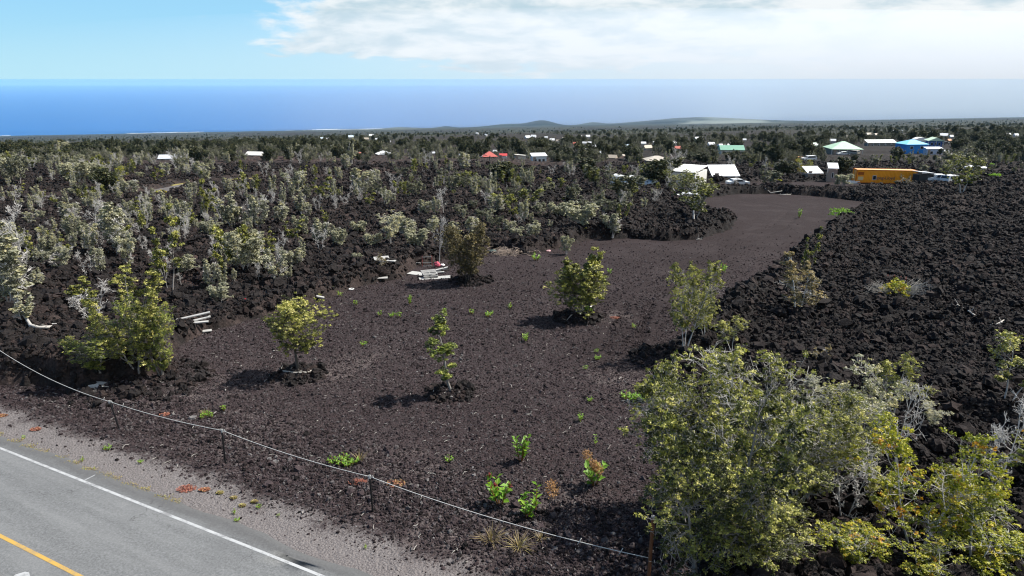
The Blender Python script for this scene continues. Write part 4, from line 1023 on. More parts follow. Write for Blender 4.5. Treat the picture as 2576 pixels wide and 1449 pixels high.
# ------------------------------------------------------------------ weeds, bushes, mats, grass
def leaf_mesh(name, blades, mat, tint):
    """blades: (base point, direction, length, width)"""
    V = []; F = []; T = []
    for p, d, L, w, tn in blades:
        s = d.cross(Vector((0, 0, 1)))
        if s.length < 1e-3: s = Vector((1, 0, 0))
        s.normalize(); n = s.cross(d)
        i = len(V); V += [p, p + d * L * .45 + s * w + n * L * .10, p + d * L + n * L * -.05, p + d * L * .45 - s * w + n * L * .10]; F.append((i, i + 1, i + 2, i + 3)); T.append(tn)
    me = np_mesh(name, np.array([tuple(v) for v in V]), np.array(F)); fattr(me, 'tint', T, 'FACE'); me.materials.append(mat); return me

def gen_weed(seed, h=0.6, stems=5, leaf=0.13, wide=0.035, spread=0.35, per=9, mat='weed'):
    r = random.Random(seed); tb = MB(); bl = []
    for s in range(stems):
        a = r.uniform(0, 6.28); d = Vector((math.cos(a) * spread, math.sin(a) * spread, 1)).normalized(); hh = h * r.uniform(0.6, 1)
        p0 = Vector((math.cos(a), math.sin(a), 0)) * 0.03; p1 = p0 + d * hh
        tb.tube([p0 - Vector((0, 0, .05)), p0.lerp(p1, .5), p1], [0.012, 0.009, 0.005], 4, False)
        for k in range(per):
            q = p0.lerp(p1, 0.15 + 0.85 * (k + r.random()) / per); az = k * 2.4 + a
            dv = Vector((math.cos(az), math.sin(az), r.uniform(0.2, 1.0))).normalized()
            bl.append((q, dv, leaf * r.uniform(.7, 1.2), wide * r.uniform(.8, 1.2), min(1, max(0, r.gauss(.5, .22)))))
    st = bpy.data.meshes.new('weed_stem'); st.from_pydata([tuple(v) for v in tb.v], [], tb.f); st.update()
    st.materials.append(M['seed']); fattr(st, 'tint', [0.2] * len(st.polygons), 'FACE')
    return {'stem': st, 'leaf': leaf_mesh('weed_leaf', bl, M[mat], None), 'h': h}

def gen_puff(seed, r0, n, size, mat):
    r = random.Random(seed); bl = []
    for i in range(n):
        p = rdir(r) * r0 * r.random() ** .5; bl.append((Vector((p.x, p.y, p.z * 1.2)), rdir(r), size, size * .35, r.random()))
    return leaf_mesh('seed_puff', bl, M[mat], None)

WEED = {'tall': gen_weed(1, 0.75, 8, 0.14, 0.035, 0.22, 11), 'broad': gen_weed(2, 0.6, 6, 0.17, 0.055, 0.38, 8), 'low': gen_weed(3, 0.3, 8, 0.12, 0.03, 0.9, 5),
        'sprout': gen_weed(4, 0.32, 4, 0.10, 0.03, 0.4, 5), 'single': gen_weed(5, 0.55, 1, 0.11, 0.028, 0.1, 12)}
PUFF = gen_puff(3, 0.13, 260, 0.03, 'seed'); REDPUFF = gen_puff(4, 0.045, 26, 0.05, 'redleaf')
WEEDS = []
def weed(px, py, top, k='sprout', look=None, seed=0, red=False, label=None):
    p = P(px, py); z = stand(p.x, p.y); w = WEED[k]; H = max(0.08, top_z(p, top) - z); s = H / w['h']
    t = empty('weed_plant', (p.x, p.y, z), rnd.uniform(0, 6.28)); t.scale = (s, s, s)
    obj('stem', w['stem'], None, t); obj('foliage', w['leaf'], None, t)
    for i in range(seed):
        o = kind(obj('seed_head', PUFF, None, t), 'stuff'); o.location = (rnd.uniform(-.28, .28), rnd.uniform(-.28, .28), w['h'] * rnd.uniform(.85, 1.25))
    if red:
        for i in range(3):
            o = obj('red_tip', REDPUFF, None, t); o.location = (rnd.uniform(-.2, .2), rnd.uniform(-.2, .2), w['h'] * rnd.uniform(.8, 1.05))
    if label: tag(t, label, 'weed', 'weeds in the cinder lot')
    else: WEEDS.append((t, look or 'small bright green weed', (px, py), 'weed', 'weeds in the cinder lot'))

weed(1310, 1160, 1088, 'tall', label='tallest bright green leafy weed standing alone in the near cinder')
weed(1257, 1270, 1203, 'broad', red=True, label='broad-leaved green weed with a dark red top near the rope')
weed(1325, 1300, 1248, 'broad', label='spreading green weed right of the red-topped one')
weed(1345, 1292, 1218, 'single', seed=1, label='thin weed with one orange seed head beside the spreading weed')
weed(1495, 1220, 1160, 'broad', seed=4, label='green weed with four rusty orange seed heads near the thicket')
weed(1500, 1125, 1093, 'single', label='single upright green sprig above the orange-headed weed')
weed(1460, 1060, 1040, 'broad')
weed(1322, 858, 838, 'broad'); weed(1533, 690, 675, 'broad'); weed(1820, 686, 664, 'broad', red=True, label='yellow-green weed with red tips on the cinder track')
weed(2010, 548, 525, 'tall', label='leaning green weed on the far part of the track')
weed(1030, 765, 742, 'tall', look='small rust-red dry weed')
for x, y in ((1575, 1005), (1590, 1008), (1605, 1006), (1617, 1009)): weed(x, y, y - 22, 'low', look='low yellow-green clump')
for x, y in ((838, 1168), (858, 1172), (876, 1174), (893, 1168), (866, 1160)): weed(x, y, y - 20, 'low', look='low yellow-green clump')
for x, y in ((1080, 885), (1103, 890), (985, 797), (1003, 799), (955, 795), (895, 768), (1118, 787), (1230, 797), (1187, 790), (1283, 777), (1500, 888), (1503, 905), (1472, 930), (1483, 1010), (1130, 1162), (915, 870), (1349, 655), (1345, 645), (855, 745), (840, 738), (1594, 825), (562, 1032), (520, 1045), (508, 1052), (530, 1050)):
    weed(x, y, y - rnd.uniform(12, 18), rnd.choice(['sprout', 'sprout', 'low']))
for x, y in ((60, 1103), (270, 1132), (355, 1165), (652, 1278), (700, 1299), (597, 1310), (920, 1380), (590, 1291), (208, 1160)):
    weed(x, y, y - rnd.uniform(8, 14), rnd.choice(['low', 'sprout']), look='little green weed on the gravel shoulder')

def mat_plant(px, py, w, h, mat, look=None, label=None, name='mat_plant', cat='ground plant', hgt=0.05):
    p = P(px, py); z = stand(p.x, p.y); s = mpp(p); r = random.Random(px); rx = w * s / 2; ry = rx * 0.7; bl = []
    for i in range(int(240 + 200 * rx)):
        a = r.uniform(0, 6.28); k = r.random() ** .6; q = Vector((math.cos(a) * rx * k, math.sin(a) * ry * k, hgt * (1 - k * .6) * r.random()))
        bl.append((q, Vector((r.uniform(-1, 1), r.uniform(-1, 1), r.uniform(.1, .9))).normalized(), 0.055, 0.02, r.random()))
    o = obj(name, leaf_mesh(name, bl, M[mat], None)); o.location = (p.x, p.y, z + 0.01)
    if label: tag(o, label, cat)
    else: WEEDS.append((o, look, (px, py), cat, 'mat plants by the road'))
mat_plant(900, 1214, 46, 18, 'mat_red', label='tan and pink mat plant just left of the third rope post')
mat_plant(995, 1218, 50, 20, 'mat_red', label='bright red mat plant just right of the third rope post', hgt=0.07)
mat_plant(470, 1231, 48, 18, 'mat_red', label='red-rimmed yellow grass mat on the gravel shoulder')
mat_plant(515, 1233, 26, 12, 'mat_red', look='small red mat plant')
for x, y in ((90, 1081), (415, 1044), (5, 1048), (1547, 800)): mat_plant(x, y, 26, 10, 'mat_red', look='small red mat plant')
for x, y in ((553, 1240), (588, 1252), (610, 1272), (640, 1262)): mat_plant(x, y, 16, 8, 'straw', look='small straw-yellow mat plant')
for x in range(0, 440, 36):
    px = x + rnd.uniform(-8, 8); q = Vector((W0.x, W0.y)) + TD * (along(*P(px, 1093 + px * 0.405)[:2])) + ND * (Q_ASPH + 0.05)
    r = random.Random(x); bl = [(Vector((r.uniform(-.35, .35) * TD.x, r.uniform(-.35, .35) * TD.y + r.uniform(-.05, .05), 0)), Vector((r.uniform(-1, 1), r.uniform(-1, 1), r.uniform(.2, 1))).normalized(), 0.07, 0.012, r.random()) for i in range(120)]
    o = obj('edge_grass', leaf_mesh('edge_grass', bl, M['straw'], None)); o.location = (q.x, q.y, float(ground(q.x, q.y)) + 0.03)
    WEEDS.append((o, 'thin yellow grass along the asphalt edge', (px, 1093 + px * 0.405), 'grass', 'grass on the asphalt edge'))

def grass_tuft(px, py, top, w, mat, label=None, look=None, n=80, name='grass_tuft'):
    p = P(px, py); z = stand(p.x, p.y); H = top_z(p, top) - z; rx = w * mpp(p) / 2; r = random.Random(px + py); bl = []
    for i in range(n):
        a = r.uniform(0, 6.28); k = r.random(); out = Vector((math.cos(a) * rx * k, math.sin(a) * rx * k, 0))
        d = (out * 1.2 + Vector((0, 0, H * r.uniform(.4, 1)))); bl.append((out * .25, d.normalized(), d.length, 0.007, r.random() * .7))
    o = obj(name, leaf_mesh(name, bl, M[mat], None)); o.location = (p.x, p.y, z)
    if label: tag(o, label, 'grass')
    else: WEEDS.append((o, look, (px, py), 'grass', 'grass tufts'))
grass_tuft(1235, 1362, 1325, 85, 'straw', 'dry straw-coloured grass tuft under the rope, left of two')
grass_tuft(1305, 1378, 1345, 80, 'straw', 'yellow-green dry grass tuft under the rope, right of two')
grass_tuft(1360, 1358, 1340, 40, 'straw', 'small thin dry grass tuft right of the two larger ones', n=60)
grass_tuft(905, 1160, 1135, 40, 'straw', 'wispy dry grass tuft beside the low green clumps', n=60)
grass_tuft(515, 1040, 1028, 26, 'straw', 'wispy dry tuft between the second and third rope posts', n=60)
grass_tuft(425, 462, 450, 26, 'straw', 'bright yellow spiky tuft beside the driveway', n=90)
grass_tuft(438, 464, 455, 14, 'straw', 'smaller yellow spiky tuft beside the driveway tuft', n=60)

def bush(px, py, top, w, mat, label, n=900, leaf=0.06, name='leafy_bush', dead=False, red=False):
    p = P(px, py); z = stand(p.x, p.y); H = top_z(p, top) - z; rx = w * mpp(p) / 2; r = random.Random(px * 3); tips = []; tb = MB(); db = MB()
    for i in range(70):
        d = rdir(r); d.z = abs(d.z) * .9 + .1; e = Vector((d.x * rx * .9, d.y * rx * .9, d.z * H * .95)) * r.uniform(.6, 1)
        tb.tube([Vector((0, 0, -.1)), e * .5 + rdir(r) * .05, e], [.014, .009, .005], 3, False); tips.append((*e, r.gauss(.6, .2)))
    t = empty(name, (p.x, p.y, z))
    tb.build('stem', M['bark'], t)
    lq = leaf_quads(tips, leaf, max(6, n // 70), 0.16 * max(rx, .4), px, long=1.2)
    me = np_mesh('foliage', lq[0], lq[1]); fattr(me, 'tint', lq[2], 'FACE'); me.materials.append(M[mat]); obj('foliage', me, None, t)
    if dead:
        for i in range(110):
            a = r.uniform(-1.2, 1.2) if i % 3 else math.pi + r.uniform(-.5, .5); L = rx * r.uniform(1.0, 2.0)
            e = Vector((math.cos(a) * L, math.sin(a) * L * .8, r.uniform(.05, .9) * H)); m_ = e * .55 + rdir(r) * .1
            db.tube([Vector((0, 0, .05)), m_, e], [.014, .010, .006], 3, False)
            for j in range(3):
                k = m_.lerp(e, r.random()); db.tube([k, k + rdir(r) * L * .28], [.007, .004], 3, False)
        db.build('dead_twigs', M['driftwood'], t)
    if red:
        for i in range(5):
            o = obj('red_tip', REDPUFF, None, t); o.location = (r.uniform(-.5, .5) * rx, r.uniform(-.5, .5) * rx, H * r.uniform(.9, 1.05))
    tag(t, label, 'bush')
bush(2112, 556, 523, 70, 'weed', 'bright green rounded bush at the right edge of the cinder track', 1600)
bush(2246, 768, 698, 84, 'yellow', 'red-tipped yellow-green bush with grey dead twigs on black lava', 1500, dead=True, red=True)
bush(406, 497, 476, 32, 'yellow', 'lone green bush standing on the pale driveway', 900)
bush(1478, 795, 770, 26, 'weed', 'bright green shrub at the foot of the cone-shaped tree', 500, 0.05)
bush(680, 486, 473, 16, 'yellow', 'small yellow-green bush on dark lava right of the driveway', 400)
bush(1700, 452, 425, 44, 'weed', 'vivid green palm-like bush beside the white box building', 1200, 0.12)
bush(2438, 452, 438, 22, 'weed', 'green bush below the water tank', 500, 0.1)
bush(2503, 450, 436, 34, 'weed', 'larger green bush right of the water tank', 700, 0.1)
bush(2492, 418, 410, 26, 'weed', 'flat green bush behind the water tank', 500, 0.1)
bush(2237, 480, 473, 20, 'weed', 'small vivid green bush on the lava ridge before the container', 300, 0.08)
bush(1475, 392, 384, 20, 'yellow', 'yellow flowering bush near the white prefab houses', 300, 0.15)
bush(1548, 460, 448, 26, 'yellow', 'yellow flowering bush left of the greenhouses', 400, 0.12)
bush(1960, 458, 452, 16, 'yellow', 'small yellow bush left of the white-roofed shed', 200, 0.1)

# ------------------------------------------------------------------ rope fence
rust = plain('rusty_iron', (0.16, 0.065, 0.03), 0.85, 0.5, 6.0); blackm = plain('black_iron', (0.012, 0.012, 0.013), 0.5)
ropem = plain('white_rope', (0.50, 0.50, 0.48), 0.8, 0.12)
POSTS = [((10, 957), (2, 868)), ((302, 1079), (288, 1008)), ((567, 1166), (570, 1080)), ((938, 1287), (936, 1196)), ((1629, 1490), (1630, 1302))]
POST_L = ['thin pale rope post at the left edge of the photo', 'leaning black iron rope post nearest the leafy clump', 'upright black iron rope post, third from the left', 'black iron rope post beside the red mat plant', 'tall rusty iron pole at the right end of the rope']
tops = []
for i, ((bx, by), (tx, ty)) in enumerate(POSTS):
    p = P(bx, by); z = stand(p.x, p.y); s = mpp(p)
    top = Vector((p.x + (tx - bx) * s, p.y, top_z(p, ty)))
    t = empty('rope_post', (p.x, p.y, z)); d = top - Vector((p.x, p.y, z))
    rr = 0.05 if i == 4 else 0.032
    MB().tube([Vector((0, 0, -.3)), d * .5, d], rr, 8).build('shaft', rust if i == 4 else blackm if i else M['driftwood'], t)
    if i == 4:
        MB().tube([d, d + Vector((0, 0, .05))], 0.05, 8).build('cap', plain('dull_steel', (.35, .33, .31)), t)
    else:
        r = random.Random(i); b = MB(); c = d * 0.97
        for k in range(5):
            b.tube([c + Vector((0, 0, -.06 + k * .025)) + Vector((math.cos(a) * .032, math.sin(a) * .032, 0)) for a in np.linspace(0, 6.3, 9)], .011, 4)
        b.tube([c, c + Vector((.10, -.03, .05)), c + Vector((.16, -.05, -.05))], .010, 4); b.build('knot', ropem, t)
    tag(t, POST_L[i], 'post', 'posts of the rope fence')
    tops.append(Vector((p.x, p.y, z)) + d * 0.97 if i < 4 else Vector((p.x, p.y, top_z(p, 1404))))
b = MB()
prev = tops[0] + (tops[0] - tops[1]) * 0.5 + Vector((0, 0, .3)); ch = [prev] + tops
for a, c, sag in zip(ch[:-1], ch[1:], (0.1, 0.32, 0.10, 0.12, 0.20)):
    b.tube([a.lerp(c, t) - Vector((0, 0, 4 * sag * t * (1 - t))) for t in np.linspace(0, 1, 24)], 0.0105, 6)
for px, py in ((262, 1005), (313, 1016), (1460, 1368), (1580, 1398)):
    # loose rope ends tied along the span
    best = min(((abs((v[0] / (v[1] * math.cos(PITCH) + (CAM_H - v[2]) * math.sin(PITCH))) * FPX + 1288 - px)), v) for v in b.v[::6])[1]; q = Vector(best)
    b.tube([q + Vector((-.05, 0, -.10)), q, q + Vector((.05, 0, .11))], .011, 4)
rope = b.build('boundary_rope', ropem, smooth=True); tag(rope, 'white rope strung between the posts along the lot front', 'rope')

# ------------------------------------------------------------------ driftwood, boards, junk
def log(name, pts, rads, label, mat='driftwood', twigs=0, cat='log', dz=0.05):
    q = [P(x, y) for x, y in pts]; o = q[0].copy(); vs = []
    if o.y > 50: q = [Vector((o.x + (x - pts[0][0]) * mpp(o), o.y + (pts[0][1] - y) * mpp(o) * 2.0, o.z)) for x, y in pts]
    for k, p in enumerate(q): vs.append(Vector((p.x, p.y, stand(p.x, p.y) + dz + rads[min(k, len(rads) - 1)])) - o)
    b = MB(); b.tube(vs, [rads[min(k, len(rads) - 1)] for k in range(len(vs))], 7)
    r = random.Random(len(label))
    for i in range(twigs):
        k = r.randrange(len(vs) - 1); s = vs[k].lerp(vs[k + 1], r.random()); d = rdir(r); d.z = abs(d.z) * .8 + .1
        L = r.uniform(.2, .6); b.tube([s, s + d * L * .6, s + d * L + rdir(r) * .1], [.02, .014, .006], 4, False)
    e = b.build(name, M[mat], smooth=True); e.location = o; tag(e, label, cat); return e
log('driftwood_branch', [(705, 938), (712, 946), (740, 953), (772, 951), (788, 945)], [.03, .05, .055, .05, .04], 'bleached curved branch laid in front of the ring tree', twigs=4)
log('driftwood_branch', [(1425, 813), (1436, 806), (1448, 803), (1470, 795), (1482, 782), (1487, 775)], [.02, .04, .035, .05, .09, .06], 'white forked branch laid around the cone-shaped tree', twigs=5)
log('fallen_log', [(60, 800), (72, 840), (88, 868), (108, 876), (150, 868)], [.04, .07, .10, .11, .09], 'bleached fallen trunk with upturned roots at the left edge', twigs=10, dz=.15)
log('fallen_branch', [(48, 690), (90, 698), (140, 693), (160, 690)], [.02, .03, .03, .015], 'pale dry branch lying on lava at the left', twigs=14, dz=.15)
log('fallen_tree', [(2400, 795), (2432, 815), (2470, 832), (2500, 838), (2520, 832)], [.03, .05, .09, .10, .04], 'fallen bleached trunk sprouting yellow leaves on black lava', twigs=14, dz=.1)
for px, py in ((2425, 808), (2455, 822), (2475, 828), (2490, 832), (2500, 835)): grass_tuft(px, py, py - 18, 28, 'yellow', look='yellow-green sprout on the fallen trunk', n=50, name='leaf_sprout')
log('dry_branch', [(1872, 482), (1896, 488), (1908, 490)], [.06, .08, .05], 'bleached log at the far end of the lot, leftmost', twigs=3)
log('dry_branch', [(1915, 486), (1935, 491), (1960, 495)], [.08, .10, .06], 'long bleached log at the far end of the lot, middle', twigs=4)
log('dry_branch', [(1962, 492), (1980, 488), (1996, 484)], [.06, .08, .04], 'twiggy bleached log at the far end of the lot, rightmost', twigs=10)
log('dry_branch', [(1783, 490), (1788, 482), (1792, 478)], [.06, .07, .03], 'short upright bleached stump behind the spreading tree', twigs=4)
log('dry_branch', [(2183, 519), (2192, 515), (2200, 512)], [.05, .06, .04], 'stray pale branch at the right end of the clearing')
log('dry_branch', [(1752, 605), (1760, 600), (1768, 602)], [.05, .06, .03], 'small white driftwood at the tip of the lava spur', twigs=5)
log('dry_branch', [(2146, 614), (2149, 625), (2152, 636)], [.03, .035, .03], 'straight white stick standing out on the black lava')
log('dry_branch', [(2110, 588), (2122, 593), (2130, 597)], [.03, .04, .03], 'pale stick on lava just below the bright rounded bush')
log('dry_branch', [(1930, 733), (1945, 727), (1985, 728)], [.02, .03, .02], 'thin pale branch on lava left of the sparse brown tree', twigs=3)
log('dry_branch', [(2014, 778), (2018, 768), (2024, 770)], [.04, .05, .03], 'stubby white stick right of the sparse brown tree')

def slab(b, px, py, L, w, h, rz, dz=0.0, rx=0.0, ry=0.0, org=None):
    p = P(px, py); c = Vector((p.x, p.y, stand(p.x, p.y) + dz + h / 2)) - org; b.box(c, (L, w, h), rz, rx, ry)

def pallet(px, py, rz, dz, label, tilt=0.0):
    p = P(px, py); z = stand(p.x, p.y); t = empty('wooden_pallet', (p.x, p.y, z + dz), rz); t.rotation_euler[0] = tilt
    for i in range(7):
        if i in (2,): continue
        MB().box((0, -0.55 + i * 0.183, 0.125), (1.2, 0.10, 0.02)).build('slat', M['board'], t)
    for x in (-0.55, 0, 0.55): MB().box((x, 0, 0.065), (0.06, 1.18, 0.095)).build('bearer', M['board'], t)
    for y in (-0.5, 0, 0.5): MB().box((0, y, 0.008), (1.2, 0.10, 0.016)).build('slat', M['board'], t)
    tag(t, label, 'pallet', 'stacked pallets')
pallet(1082, 697, 0.25, 0.10, 'lower of the two stacked wooden pallets')
pallet(1080, 696, 0.32, 0.26, 'top wooden pallet of the stack, with a missing slat', 0.06)

def board(px, py, L, w, rz, label, dz=0.02, name='weathered_board', h=0.025, rx=0.0, ry=0.0, mat=None, cat='board', group=None):
    p = P(px, py); o = MB().box((0, 0, h / 2), (L, w, h)).build(name, mat or M['board']); o.location = (p.x, p.y, stand(p.x, p.y) + dz); o.rotation_euler = (rx, ry, rz)
    tag(o, label, cat, group); return o
board(1060, 690, 2.3, 0.9, -0.42, 'wide weathered sheet lying under the pallets, left side', 0.03)
board(1095, 700, 2.6, 0.8, 0.28, 'long weathered sheet lying under the pallets, front side', 0.02)
board(1112, 682, 1.1, 0.28, 0.35, 'thick beam leaning on the right of the pallets', 0.12, h=0.14, ry=-0.15)
board(1100, 688, 1.2, 0.2, 0.30, 'plank beside the pallets below the thick beam', 0.06, h=0.06)
board(1047, 668, 0.9, 0.07, -0.4, 'thin pole lying behind the pallets', 0.08, h=0.05)
board(962, 692, 1.25, 0.6, 0.35, 'pale panel propped up left of the pallets', 0.35, rx=0.25, h=0.06)
board(957, 708, 1.15, 0.5, 0.1, 'broken white panel lying in front of the propped one', 0.16, h=0.05)
board(986, 696, 0.75, 0.4, -0.2, 'small white scrap panel nearest the pallets', 0.2, h=0.06)
board(936, 708, 0.35, 0.08, 0.5, 'short white stick left of the broken panel', 0.05)
board(492, 836, 1.9, 0.24, 0.42, 'long grey plank on top of the pile at the lot edge', 0.34, h=0.06, ry=-0.12)
board(497, 838, 1.7, 0.22, 0.58, 'grey plank lower in the pile at the lot edge', 0.18, h=0.06, ry=-0.1)
board(494, 841, 1.5, 0.25, 0.30, 'bottom plank of the pile at the lot edge', 0.06, h=0.06)
board(522, 838, 0.5, 0.35, 0.4, 'square white offcut at the end of the plank pile', 0.10, h=0.05)
board(250, 982, 0.75, 0.22, -0.15, 'grey board lying at the foot of the fence-side clump', 0.12, h=0.05)
board(238, 988, 0.42, 0.30, 0.5, 'broken white plate beside the grey board by the clump', 0.10, rx=0.4, h=0.03)
board(270, 990, 0.45, 0.05, 1.1, 'thin grey stick leaning by the grey board', 0.10, h=0.04, ry=0.5)
board(145, 855, 0.75, 0.16, 0.05, 'pale plank lying on lava beside the fallen trunk', 0.25, h=0.05)
board(806, 755, 0.55, 0.30, 0.3, 'dark-shadowed white slab behind the ring tree', 0.2, h=0.08, ry=0.3)

def chair(px, py):
    p = P(px, py); z = stand(p.x, p.y) + 0.28; t = empty('chair_frame', (p.x, p.y, z), 0.15); t.rotation_euler[0] = math.pi / 2 * 0.85
    red = plain('faded_red_wood', (0.30, 0.075, 0.06), 0.7, 0.4)
    for x in (-.42, .42):
        MB().box((x, .1, -.22), (.07, 1.0, .05)).build('rail', red, t); MB().box((x, .1, .22), (.07, 1.0, .05)).build('rail', red, t)
        for y in (-.35, .55): MB().box((x, y, 0), (.06, .06, .48)).build('leg', red, t)
    for y in (-.3, .0, .5): MB().box((0, y, .25), (.84, .05, .04)).build('cross_bar', M['board'], t)
    tag(t, 'overturned faded red wooden chair frame at the lava edge', 'chair')
chair(1075, 668)
def bag(px, py, w, h, col, label, name='rubbish_bag', cat='bag', seed=1):
    p = P(px, py); b = MB(); r = random.Random(seed); n = 9; ks = 6
    for i in range(ks + 1):
        ph = math.pi * i / ks
        for k in range(n):
            a = 6.283 * k / n; rr = math.sin(ph) * r.uniform(.75, 1.15) + .02
            b.v.append((math.cos(a) * rr * w / 2, math.sin(a) * rr * w / 2 * .8, h / 2 * (1 - math.cos(ph)) * r.uniform(.85, 1.1)))
    for i in range(ks):
        for k in range(n): b.f.append((i * n + k, i * n + (k + 1) % n, (i + 1) * n + (k + 1) % n, (i + 1) * n + k))
    o = b.build(name, plain(name + '_stuff', col, .6, .3, 6.0)); o.location = (p.x, p.y, stand(p.x, p.y) - .02); tag(o, label, cat)
bag(1100, 672, .55, .5, (.62, .12, .17), 'crumpled pink-red bag beside the red chair frame', seed=3)
bag(1113, 670, .5, .25, (.72, .68, .68), 'white crumpled plastic right of the pink-red bag', seed=4)
bag(617, 788, .35, .22, (.55, .01, .03), 'small red cloth on the lava slope', 'red_cloth', 'cloth', 5)
bag(1472, 792, .42, .26, (.60, .02, .10), 'crimson cloth at the foot of the cone-shaped tree', 'red_cloth', 'cloth', 6)
bag(1380, 632, .5, .16, (.60, .35, .36), 'pale pink rag at the end of the brush pile', 'pink_rag', 'cloth', 7)
bag(1239, 636, .9, .35, (.06, .09, .08), 'dark green tarp bundle at the edge of the brush pile', 'tarp_bundle', 'tarp', 8)
bag(1937, 467, 1.1, .4, (.55, .09, .06), 'red object lying on the far clearing', 'red_tub', 'tub', 9)
p = P(884, 729); b = MB(); b.tube([Vector((math.cos(a) * .17, math.sin(a) * .17, .04)) for a in np.linspace(0, 6.283, 17)], .045, 6, False)
o = b.build('white_ring', plain('white_plastic', (.72, .72, .7))); o.location = (p.x, p.y, stand(p.x, p.y) + .02); tag(o, 'small white plastic ring lying at the lava edge', 'ring')

def brush_pile(px, py, w):
    p = P(px, py); r = random.Random(5); b = MB(); rx = w * mpp(p) / 2
    for i in range(420):
        c = Vector((r.gauss(0, .45) * rx, r.gauss(0, .8), abs(r.gauss(0, .22)))); d = rdir(r); d.z *= .3; L = r.uniform(.4, 1.2)
        b.tube([c - d * L / 2, c + rdir(r) * .08, c + d * L / 2], [.022, .018, .008], 3, False)
    o = b.build('brush_pile', bark_material('dry_brush', (.26, .20, .16), (.52, .43, .36))); o.location = (p.x, p.y, stand(p.x, p.y)); tag(o, 'heap of pale dry brushwood at the back of the lot', 'brush pile')
brush_pile(1285, 636, 105)

# ------------------------------------------------------------------ buildings
wh = plain('white_metal_roof', (.74, .76, .77), .45, .12, .6); MATS = {}
def cm(col, var=.14):
    k = tuple(round(c, 3) for c in col)
    if k not in MATS: MATS[k] = plain('painted_wall', col, .6, var, .7)
    return MATS[k]
glass = plain('dark_glass', (.02, .025, .03), .1, .1, 1.0, 0, .6)

def roof_mesh(kind_, w, d, h, e, z, over, th=.12):
    W, D = w / 2 + over, d / 2 + over; b = MB()
    if kind_ == 'hip':
        r = max(W - D, 0.02) if W >= D else 0.02; ry = max(D - W, .02) if D > W else .02
        top = [(-r, -ry, z + h), (r, -ry, z + h), (r, ry, z + h), (-r, ry, z + h)]
    elif kind_ == 'gable': top = [(-W, -.02, z + h), (W, -.02, z + h), (W, .02, z + h), (-W, .02, z + h)]
    elif kind_ == 'gable_front': top = [(-.02, -D, z + h), (.02, -D, z + h), (.02, D, z + h), (-.02, D, z + h)]
    elif kind_ == 'shed': top = [(-W, -D, z + .02), (W, -D, z + .02), (W, D, z + h), (-W, D, z + h)]
    elif kind_ == 'shed_side': top = [(-W, -D, z + h), (W, -D, z + .02), (W, D, z + .02), (-W, D, z + h)]
    if kind_ in ('shed', 'shed_side'):
        b.add([(x, y, zz + th) for x, y, zz in top] + [(x, y, zz) for x, y, zz in top], [(0, 1, 2, 3), (7, 6, 5, 4), (0, 4, 5, 1), (1, 5, 6, 2), (2, 6, 7, 3), (3, 7, 4, 0)])
        return b
    if kind_ == 'arch':
        n = 12; prof_ = [(math.cos(math.pi * i / n) * W, z + math.sin(math.pi * i / n) * h) for i in range(n + 1)]
        return b.extrude(prof_[::-1], -D, D)
    eave = [(-W, -D, z), (W, -D, z), (W, D, z), (-W, D, z)]; low = [(x, y, z - th) for x, y, z in eave]
    b.add(eave + top + low, [(0, 1, 5, 4), (1, 2, 6, 5), (2, 3, 7, 6), (3, 0, 4, 7), (4, 5, 6, 7), (8, 9, 1, 0), (9, 10, 2, 1), (10, 11, 3, 2), (11, 8, 0, 3), (11, 10, 9, 8)])
    return b

def house(label, xl, xr, yb, ye, yr, roof='hip', wall=(.6, .6, .58), roofc=(.74, .76, .77), rz=0., depth=.75, over=.5, wins=2, door=True, name='house', cat='house', group=None, post=0, base=0.4):
    p = P((xl + xr) / 2, yb); s = mpp(p); w = (xr - xl) * s - 2 * over; hw = max(.6, (yb - ye) * s); hr = max(.25, (ye - yr) * s)
    d = w * depth
    # part of what shows above the eave is the roof's depth seen from above
    slope = (CAM_H - p.z) / p.y; hr = max(.3, hr - slope * d * (.5 if roof in ('hip', 'gable') else .9))
    t = empty(name, (p.x, p.y + d / 2, float(ground(p.x, p.y)) - .1), R(rz)); H = hw + base
    z = H - .0
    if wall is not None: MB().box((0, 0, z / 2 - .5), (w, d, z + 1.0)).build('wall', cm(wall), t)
    if roof in ('gable', 'gable_front') and wall is not None:
        b = MB()
        if roof == 'gable_front': b.extrude([(-w / 2, z), (w / 2, z), (0, z + hr * .93)], -d / 2 + .01, d / 2 - .01)
        else:
            b.extrude([(-d / 2, z), (d / 2, z), (0, z + hr * .93)], -w / 2 + .01, w / 2 - .01); b.v = [(y, x, zz) for x, y, zz in b.v]
        b.build('gable_end', cm(wall), t)
    roof_mesh(roof, w, d, hr, 0, z + .12, over).build('roof', cm(roofc), t)
    for i in range(wins):
        x = -w / 2 + w * (i + .5 + (.25 if door else 0)) / (wins + (.5 if door else 0)); ww = min(1.2, w * .16)
        f = MB().box((x, -d / 2 - .03, z - 1.25), (ww + .16, .05, 1.16)).build('window', cm((.72, .72, .70)), t)
        MB().box((x, -d / 2 - .065, z - 1.25), (ww, .03, 1.0)).build('pane', glass, f)
    if door and wall is not None:
        o = MB().box((-w / 2 + min(1.0, w * .14), -d / 2 - .03, 1.0), (.9, .05, 2.05)).build('door', cm((.30, .24, .20)), t)
    for i in range(post):
        x = -w / 2 - over * .7 + (w + over * 1.4) * i / max(post - 1, 1); MB().box((x, -d / 2 - over * .75, z / 2), (.14, .14, z + .2)).build('post', cm((.6, .6, .58)), t)
    tag(t, label, cat, group); return t

